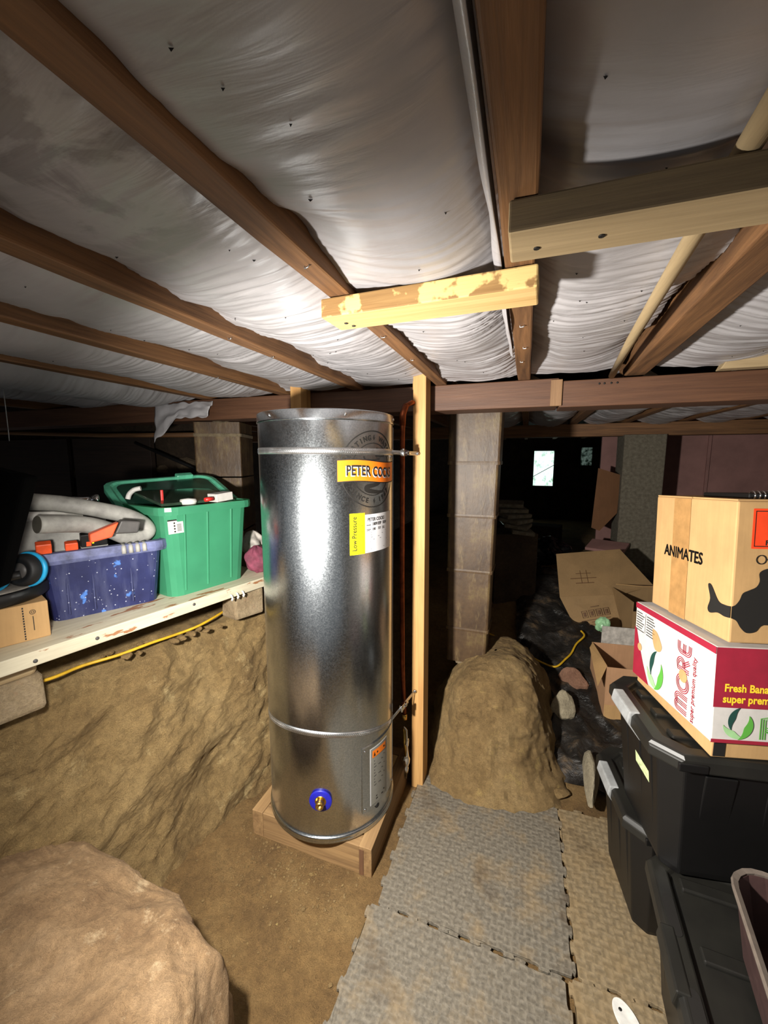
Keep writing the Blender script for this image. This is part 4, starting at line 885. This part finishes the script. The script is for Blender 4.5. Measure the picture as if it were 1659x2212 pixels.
# ---------------------------------------------------------------- black bins, right
def storage_bin(label, T, w, d, h, stickers=False, latch_y=None, name='storage_bin', lm='grey_plastic'):
    b = thing(name, label, 'bin', T); cx, cy = w / 2, d / 2
    obj('bin_body', MB().loft([rr(w - .13, d - .10, .03, 0, 2, cx, cy), rr(w - .12, d - .09, .035, .02, 2, cx, cy), rr(w - .06, d - .05, .045, h - .06, 2, cx, cy), rr(w - .05, d - .04, .045, h - .02, 2, cx, cy)]), 'black_plastic', b, T, .004)
    for y in (.10, .17, d - .13):
        obj('side_rib', MB().loft([[(.060, y, .03), (.060, y + .05, .03), (.075, y + .05, .03), (.075, y, .03)], [(.026, y, h - .06), (.026, y + .05, h - .06), (.045, y + .05, h - .06), (.045, y, h - .06)]]), 'black_plastic', b, T, .003)
    for x in (.12, .26):
        obj('front_rib', MB().loft([[(x, .050, .03), (x + .07, .050, .03), (x + .07, .065, .03), (x, .065, .03)], [(x, .020, h - .06), (x + .07, .020, h - .06), (x + .07, .04, h - .06), (x, .04, h - .06)]]), 'black_plastic', b, T, .003)
    lid = obj('lid', MB().loft([rr(w - .02, d - .02, .05, h - .045, 2, cx, cy), rr(w, d, .055, h - .040, 2, cx, cy), rr(w, d, .055, h - .012, 2, cx, cy), rr(w - .02, d - .02, .05, h, 2, cx, cy), rr(w - .09, d - .08, .04, h, 2, cx, cy), rr(w - .10, d - .09, .04, h - .014, 2, cx, cy)]), 'bin_lid', b, T, .004)
    for k in range(3):
        y = .085 + k * (d - .2) / 2; boxpart('lid_ridge', (.07, y, h - .016, w - .08, y + .035, h - .004), 'bin_lid', lid, T, .004)
    ly = latch_y or (d * .42, d * .74)
    ha = obj('latch', MB().loft([[(.030, ly[0], h - .085), (.030, ly[1], h - .085), (.04, ly[1], h - .085), (.04, ly[0], h - .085)], [(-.010, ly[0], h - .03), (-.010, ly[1], h - .03), (.02, ly[1], h - .03), (.02, ly[0], h - .03)], [(-.004, ly[0], h + .003), (-.004, ly[1], h + .003), (.025, ly[1], h + .003), (.025, ly[0], h + .003)]]), lm, b, T, .004, label='grey clip-on latch' if lm == 'grey_plastic' else None)
    boxpart('corner_grip', (.045, -.003, h - .038, .11, .006, h - .016), 'black_plastic', lid, T, .003)
    if stickers:
        for z in (.205, .245): obj('tub_sticker', on_plane(MB(), rect2d(0, 0, .085, .034), (.043, .20, z), (0, -1, 0), (-.12, 0, 1), .004), 'lime_label', b, T, label='pale green label')
    return b
storage_bin('black lidded bin standing on other bins with the fruit carton on top', frame((.338, 1.078, .405), 9), .62, .39, .375, True)
storage_bin('black lidded bin on the floor behind, with grey latch, under the stacked bin', frame((.335, 1.245, 0.002), 7), .62, .39, .402)
TN = frame((.335, .70, 0.002), -3)
b3 = storage_bin('large black lidded bin nearest the camera at the bottom right', TN, .62, .53, .40, latch_y=(.16, .30), lm='bin_lid')
for y in (.13, .33): obj('handle_slot', MB().loft([rr(.024, .10, .011, .388, 5, .028, y), rr(.024, .10, .011, .4012, 5, .028, y)]), 'ink', b3, TN)
# carton of bananas, lid and base
TBN = frame((.452, 1.106, .782), 13.6)
bc = thing('fruit_carton', 'white and maroon banana carton lying on the stacked black bin', 'carton', TBN)
boxpart('base_tray', (0, 0, 0, .50, .345, .20), 'card', bc, TBN, .003)
boxpart('dark_edge', (.004, -.0012, .004, .030, 0, .045), 'ink', bc, TBN, 0, label='dark printed corner')
TLD = TBN @ Matrix.Translation((-.010, -.008, .045)) @ Matrix.Rotation(R(-3.2), 4, 'X')
LW, LD, LH = .52, .362, .235
lidc = MB().box(0, 0, 0, LW, LD, LH, TBN.inverted() @ TLD)
lc = obj('carton_lid', lidc, 'paper', bc, TBN, .003, label='white printed lid')
def decal(name, vf, face, par, mat, off, label=None, TT=TLD, D=LD):
    m = MB()
    if face == 'left': on_plane(m, vf, (0, D, 0), (0, -1, 0), (0, 0, 1), off)       # x runs from far to near
    else: on_plane(m, vf, (0, 0, 0), (1, 0, 0), (0, 0, 1), off)
    return obj(name, m, mat, par, TT, label=label)
decal('maroon_edge', rect2d(0, LH - .018, LD, LH - .001), 'left', lc, 'maroon', .0008)
decal('maroon_field', poly2d([(0, 0), (.092, 0), (.058, .052), (.030, .105), (.012, .150), (0, .155)]), 'left', lc, 'maroon', .0008)
decal('maroon_panel', rect2d(0, .088, LW, LH - .001), 'front', lc, 'maroon', .0008)
decal('maroon_edge', rect2d(0, 0, LW, .009), 'front', lc, 'maroon', .0008)
hole = smoothpath([(.100, .182), (.122, .178), (.140, .160), (.150, .142), (.140, .126), (.118, .124), (.106, .140), (.100, .160), (.100, .182)], 4)
decal('hand_hole', poly2d(hole[:-1]), 'left', lc, 'card', .0012, 'cut-out showing brown card')
decal('small_hole', moved(ring2d(0, 0, 0, .012, 20), .034, .098), 'left', lc, 'card', .0014)
decal('small_hole', moved(ring2d(0, 0, 0, .017, 24), .250, .108), 'left', lc, 'card', .0016)
decal('small_hole', moved(ring2d(0, 0, 0, .012, 20), .165, .06), 'front', lc, 'card', .0014)
def crescent(c, r, a0, a1, w, n=18):
    A = [R(a0 + (a1 - a0) * i / n) for i in range(n + 1)]
    o = [(c[0] + r * math.cos(a), c[1] + r * math.sin(a)) for a in A]
    i_ = [(c[0] + (r - w * math.sin(math.pi * k / n)) * math.cos(a), c[1] + (r - w * math.sin(math.pi * k / n)) * math.sin(a)) for k, a in enumerate(A)]
    return band2d(o, i_)
def emblem(face, x, y, s, hh):
    sc = lambda vf: ([(x + px * s, y + py * s * hh) for px, py in vf[0]], vf[1])
    decal('leaf', sc(crescent((.25, .25), 1.0, 105, 220, .42)), face, lc, 'leaf_dark', .0012)
    decal('leaf', sc(crescent((-.1, .0), .95, 180, 295, .46)), face, lc, 'leaf_pale', .0014)
    decal('leaf', sc(crescent((-.2, .0), 1.0, -85, 45, .52)), face, lc, 'leaf_mid', .0016)
emblem('left', .128, .058, .046, 1.15)
emblem('front', .062, .046, .036, 1.0)
def offs(path, d):
    out = []
    for i, p in enumerate(path):
        q0, q1 = path[max(0, i - 1)], path[min(len(path) - 1, i + 1)]; dx, dy = q1[0] - q0[0], q1[1] - q0[1]; l = math.hypot(dx, dy) or 1
        out.append((p[0] - dy / l * d, p[1] + dx / l * d))
    return out
def arcp(cx, cy, r, a0, a1, n=12): return [(cx + r * math.cos(R(a0 + (a1 - a0) * i / n)), cy + r * math.sin(R(a0 + (a1 - a0) * i / n))) for i in range(n + 1)]
GL = {'M': [[(0, 0)] + arcp(.16, .60, .16, 180, 0) + [(.32, 0)], [(.32, .3)] + arcp(.48, .60, .16, 180, 0) + [(.64, 0)]],
      'O': [arcp(.30, .38, .34, 0, 360, 36)],
      'R': [[(0, 0), (0, .76)] + arcp(.22, .56, .2, 90, -90) + [(.10, .36)], [(.20, .36), (.46, 0)]],
      'E': [[(.44, .0), (.2, .0)] + arcp(.2, .2, .2, 270, 180)[1:] + [(0, .56)] + arcp(.2, .56, .2, 180, 90) + [(.44, .76)], [(.0, .38), (.40, .38)]]}
def outline_word(wd, h, gap):
    x = 0; res = []
    for ch in wd:
        s_ = []
        for pth in GL[ch]:
            for d in (-.08, 0, .08): s_.append(ribbon(offs(pth, d), [.038] * len(pth)))
        g = joined(*s_); res.append(([((px + x) * h, py * h) for px, py in g[0]], g[1])); x += {'M': .64, 'O': .64, 'R': .48, 'E': .44}[ch] + gap
    return res
for g in outline_word('MORE', .060, .28): decal('lettering', moved(g, .272, .014, 90), 'left', lc, 'maroon', .0012)['kind'] = 'stuff'
decal('lettering', moved(text2d('super premium quality', .0205, .0002, .92), .298, .005, 90), 'left', lc, 'maroon', .0014)
decal('lettering', moved(text2d('Fresh Bananas', .026, .0008, .84), .022, .128), 'front', lc, 'gold_ink', .0014)
decal('lettering', moved(text2d('super premium', .026, .0008, .84), .020, .101), 'front', lc, 'gold_ink', .0014)
for k, g in enumerate(outline_word('RE', .066, .25)): decal('lettering', moved(g, .112, .014), 'front', lc, 'leaf_mid', .0012)['kind'] = 'stuff'
fl_ = [rect2d(.058, .150, .0595, .212)]
for k in range(8): fl_ += [rect2d(.008, .205 - k * .008, .040 + .012 * ((k * 5) % 3) * .5, .208 - k * .008), rect2d(.066, .205 - k * .008, .100 + .010 * ((k * 7) % 3) * .5, .208 - k * .008)]
decal('fine_print', joined(*fl_), 'left', lc, 'grey_ink', .0012)
# tall brown pet shop carton
TAN = TBN @ Matrix.Translation((.018, .010, .288)) @ Matrix.Rotation(R(-3.4), 4, 'X')
AW, AD, AH = .42, .325, .335
ac = thing('cardboard_box', 'tall brown cardboard box with black lettering on top of the banana carton', 'box', TAN)
cb2 = obj('carton', MB().loft([[(0, 0, 0), (AW, 0, 0), (AW, AD, 0), (0, AD, 0)], [(.0, 0, AH), (AW, 0, AH), (AW, AD, AH), (0, AD, AH)]]), 'card', ac, TAN, .004)
for x0, z0, x1, z1 in ((.090, .0, .163, AH - .002),):
    decal('packing_tape', rect2d(x0, z0, x1, z1), 'left', cb2, 'tape', .0012, 'shiny strip of tape', TAN, AD)
for k, f in enumerate((.03, AW - .1)): boxpart('top_flap', (.0, .002 + k * AD / 2, AH, AW, AD / 2 - .004 + k * AD / 2, AH + .004), 'card', cb2, TAN, .001)
decal('lettering', moved(bold2d('ANIMATES', .044, .0011, .80), .055, .165), 'left', cb2, 'ink', .0016, None, TAN, AD)
tail = smoothpath([(AD, .088), (AD - .018, .086), (AD - .040, .090), (AD - .066, .122), (AD - .078, .120), (AD - .068, .088), (AD - .075, .062), (AD - .066, .052), (AD - .040, .060), (AD - .018, .058), (AD, .060)], 4)
decal('fish_tail', poly2d(tail), 'left', cb2, 'ink', .0016, None, TAN, AD)
body = smoothpath([(0, .060), (.012, .054), (.022, .038), (.036, .026), (.055, .030), (.07, .046), (.11, .044), (.15, .062), (.175, .090), (.16, .120), (.13, .136), (.105, .146), (.10, .172), (.075, .180), (.055, .170), (.056, .150), (.050, .136), (.036, .128), (.022, .120), (.016, .104), (.008, .092), (0, .088)], 4)
decal('fish_body', poly2d(body), 'front', cb2, 'ink', .0016, None, TAN, AD)
fs = decal('fragile_sticker', rect2d(.033, .225, .155, .318), 'front', cb2, 'red_sticker', .0014, 'bright orange fragile sticker', TAN, AD)
decal('sticker_border', joined(rect2d(.038, .230, .150, .232), rect2d(.038, .311, .150, .313), rect2d(.038, .230, .0395, .313), rect2d(.1485, .230, .150, .313)), 'front', fs, 'ink', .0018, None, TAN, AD)
decal('lettering', moved(text2d('FRAGILE', .016, .0006, 1.0), .062, .234), 'front', fs, 'ink', .0018, None, TAN, AD)
decal('mark', joined(moved(ring2d(0, 0, .009, .0112, 24), .056, .200), rect2d(.067, .199, .11, .2015)), 'front', cb2, 'ink', .0016, None, TAN, AD)
sb = thing('spiral_notebook', 'black spiral bound book lying on top of the tall brown box', 'book', TAN @ Matrix.Translation((.09, .05, AH + .005)))
TSB = TAN @ Matrix.Translation((.052, .04, AH + .004))
boxpart('cover', (0, 0, 0, .22, .16, .012), 'black_plastic', sb, TSB)
for k in range(8): obj('ring', MB().tube(arc((.006 + .011 * k, .0, .008), .010, 0, 330, 10, (0, 1, 0), (0, 0, 1)), .0016, 6), 'chrome', sb, TSB)
# tray on the nearest bin
TTR = frame((.468, .765, .409), -8)
tr = thing('plastic_tray', 'deep dark brown plastic tray with a pale rounded rim at the right edge', 'tray', TTR)
obj('tray_body', tubshell(.30, .42, .34, .46, .145, .06, .004, .15, .06), 'brown_plastic', tr, TTR)
obj('rim', MB().loft([rr(.335, .455, .06, .138, 6, .15, .06), rr(.352, .472, .066, .138, 6, .15, .06), rr(.356, .476, .068, .146, 6, .15, .06), rr(.350, .47, .066, .153, 6, .15, .06), rr(.332, .452, .06, .15, 6, .15, .06)], close=True), 'tray_rim', tr, TTR)

# ---------------------------------------------------------------- rubbish on the rising ground behind
def sheet(u, v):
    x = -.06 + 1.25 * u - .25 * (1 - v) * (u - .3); y = 1.86 + 2.0 * v + .12 * noise.noise(Vector((u * 4, v * 2, 3)))
    x += .05 * noise.noise(Vector((v * 6, u * 2, 8)))
    z = ground(x, y) + .022 + .055 * max(0, noise.noise(Vector((x * 4, y * 3, 1)))) + .03 * (1 - abs(noise.noise(Vector((x * 7 + y * 3, y * 5, 6))))) ** 3 + .007 * noise.noise(Vector((x * 22, y * 22, 2)))
    e = min(u, 1 - u, v, 1 - v); return (x, y, z - .03 * sstep(.06, 0, e))
single('plastic_sheet', MB().grid(110, 150, sheet), 'polythene', 'crumpled black plastic sheet covering the rising ground right of the pier', 'sheet')
def stone(label, p, sz, mat, seed, deg=0, tilt=0): return single('stone', rock(MB(), sz, seed, 3, .08, 12), mat, label, 'stone', frame(p, deg, tilt))
stone('pale grey angular stone lying on the black sheet beside the clay mound', (.235, 2.235, .165), (.070, .066, .095), 'greystone', 21, 20)
stone('reddish stone behind the grey one beside the open carton', (.308, 2.455, .215), (.085, .05, .082), 'redstone', 22, -20)
stone('long pale stone standing on edge left of the black bins', (.335, 1.86, .085), (.038, .19, .075), 'greystone', 23, -6)
stone('small worn stone half buried in the dirt right of the mound', (.20, 1.80, .015), (.05, .04, .02), 'mound', 24)
P = [(-.30, 2.72, .335), (-.174, 2.68, .325), (-.057, 2.624, .302), (.044, 2.57, .280), (.139, 2.52, .262), (.217, 2.501, .258), (.277, 2.571, .284), (.312, 2.622, .302), (.347, 2.70, .333), (.399, 2.774, .362), (.385, 2.82, .376)]
single('extension_cord', MB().tube(smoothpath(P, 8), .006, 8), 'yellow_cord', 'yellow cord winding over the black sheet behind the clay mound', 'cord')
# open carton
TO = frame((.445, 2.27, .10), 6)
oc = thing('cardboard_box', 'open empty pinkish brown carton on the ground left of the bins', 'box', TO)
boxpart('front_wall', (0, 0, 0, .36, .004, .315), 'card_pink', oc, TO, .001)
boxpart('front_band', (-.001, -.003, -.005, .361, .0, .105), 'card', oc, TO, .001)
boxpart('back_wall', (0, .30, 0, .36, .304, .315), 'card_pink', oc, TO, .001)
boxpart('side_wall', (0, .004, 0, .004, .30, .315), 'card_pink', oc, TO, .001)
boxpart('side_wall', (.356, .004, 0, .36, .30, .315), 'card_pink', oc, TO, .001)
boxpart('box_floor', (.004, .004, 0, .356, .30, .004), 'card', oc, TO, .001)
obj('left_flap', MB().loft([[(0, .01, .313), (.003, .01, .317), (.003, .295, .317), (0, .295, .313)], [(-.060, -.07, .24), (-.057, -.07, .244), (-.02, .255, .304), (-.023, .255, .30)]]), 'card', oc, TO)
boxpart('back_flap', (.05, .302, .315, .36, .306, .42), 'dirty_white', oc, TO, .001, label='whitish torn back flap')
single('green_bag', rock(MB(), (.045, .035, .045), 31, 3, .3), 'pale_green_bag', 'crumpled pale green plastic bag behind the open carton', 'bag', Matrix.Translation((.475, 2.66, .50)))
T2 = frame((.66, 2.78, .36), 12)
ob = thing('cardboard_box', 'dark open brown carton standing behind the open empty carton', 'box', T2)
boxpart('front_wall', (0, 0, 0, .4, .004, .20), 'card_dark', ob, T2, .001); boxpart('side_wall', (0, 0, 0, .004, .3, .26), 'card_dark', ob, T2, .001); boxpart('back_wall', (0, .3, 0, .4, .304, .28), 'card_dark', ob, T2, .001)
obj('flap', MB().loft([[(.02, .30, .28), (.38, .30, .28), (.38, .303, .283), (.02, .303, .283)], [(.10, .10, .33), (.42, .10, .34), (.42, .103, .343), (.10, .103, .333)]]), 'card', ob, T2)
# flattened sheets of cardboard
A, B, Cc, D = Vector((.265, 3.05, .515)), Vector((.640, 3.05, .575)), Vector((.648, 2.90, .40)), Vector((.385, 2.90, .315))
E_, F_, G_ = Vector((.245, 3.32, .765)), Vector((.68, 3.35, .83)), Vector((.86, 3.15, .63))
fc = thing('flattened_carton', 'dusty flattened cardboard carton with printed marks lying on the black sheet', 'cardboard', Matrix.Translation((.45, 3.0, .4)))
def sheetpart(name, pts, mat, par, th=.006):
    n = (pts[1] - pts[0]).cross(pts[2] - pts[0]).normalized() * th; m = MB()
    return obj(name, m.loft([[tuple(p) for p in pts], [tuple(p + n) for p in pts]]), mat, par)
sheetpart('lower_panel', [D, Cc, B, A], 'card_dark', fc); sheetpart('upper_panel', [A, B, G_, F_, E_], 'card_dark', fc)
def quad_decal(name, vf, o, u, v, par, off=.008): 
    m = MB(); on_plane(m, vf, o, u, v, off); return obj(name, m, 'brown_ink', par)
pn = (B - A); vv_ = (A - D)
u_ = (Cc - D).normalized(); v_ = ((A - D) - u_ * (A - D).dot(u_)).normalized()
ic = [joined(rect2d(.055 + .045 * k, .10, .090 + .045 * k, .103), rect2d(.055 + .045 * k, .145, .090 + .045 * k, .148), rect2d(.055 + .045 * k, .10, .058 + .045 * k, .148), rect2d(.087 + .045 * k, .10, .090 + .045 * k, .148), rect2d(.065 + .045 * k, .108, .080 + .045 * k, .138)) for k in range(4)]
quad_decal('print', joined(*ic, rect2d(.04, .08, .22, .084), rect2d(.10, .065, .23, .069), rect2d(.08, .05, .20, .053), rect2d(.12, .165, .17, .170)), D, u_, v_, fc)
u2 = (B - A).normalized(); v2 = ((E_ - A) - u2 * (E_ - A).dot(u2)).normalized()
quad_decal('print', joined(rect2d(.09, .14, .26, .146), rect2d(.16, .10, .164, .21), rect2d(.20, .10, .204, .21), rect2d(.12, .10, .24, .106), rect2d(.13, .18, .23, .185)), A, u2, v2, fc)
pts = [Vector((.60, 4.02, 1.42)), Vector((.79, 4.08, 1.36)), Vector((.78, 4.06, 1.02)), Vector((.64, 4.0, .86)), Vector((.57, 3.98, .89))]
M['card_brown'] = cardboard('brown_hardboard', (120, 82, 52))
lb = obj('cardboard_sheet', MB().loft([[tuple(p) for p in pts], [tuple(p + Vector((0, .008, 0))) for p in pts]]), 'card_brown'); tag(lb, 'upright brown cardboard panel leaning left of the concrete pier', 'cardboard')
single('magazine_pile', MB().box(0, 0, 0, .3, .2, .025), 'pink_board', 'dim reddish pile of papers below the leaning cardboard panel', 'papers', frame((.52, 3.9, .70), -25, 15), .003)
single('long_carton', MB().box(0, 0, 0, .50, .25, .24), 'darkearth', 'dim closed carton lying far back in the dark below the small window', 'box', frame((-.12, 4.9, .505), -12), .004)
for k, (x, y, z, s) in enumerate(((-.16, 3.3, .72, .16), (-.02, 3.8, .60, .22), (.22, 4.1, .62, .2), (-.42, 4.3, .7, .3))):
    single('black_bag', rock(MB(), (s, s * .9, s * .8), 60 + k, 4, .22, 14), 'black_bag', ['black rubbish bag in the dark right behind the pier', 'large black rubbish bag further back right of the pier', 'black rubbish bag near the small window side', 'big black bag in the dark behind the pier'][k], 'bag', Matrix.Translation((x, y, z)))
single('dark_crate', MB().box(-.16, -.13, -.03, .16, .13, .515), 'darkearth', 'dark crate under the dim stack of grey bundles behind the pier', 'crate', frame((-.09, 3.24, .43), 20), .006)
for k in range(6):
    single('paper_bundle', MB().box(-.11, -.08, 0, .11, .08, .03), 'concrete', 'grey bundle in the dim sagging stack right behind the pier', 'bundle', frame((-.12 + .02 * k, 3.25 - .02 * k, .95 + .038 * (5 - k)), 20 * k, 6), .006, group='grey bundles in the dim stack')
single('hanging_wire', MB().tube(smoothpath([(-.05, 7.19, 1.12), (.12, 7.14, 1.22), (.35, 7.14, 1.36), (.62, 7.14, 1.52), (.85, 7.19, 1.62)], 6), .005, 6), 'black_rubber', 'thin dark wire sagging across the small far window', 'wire')
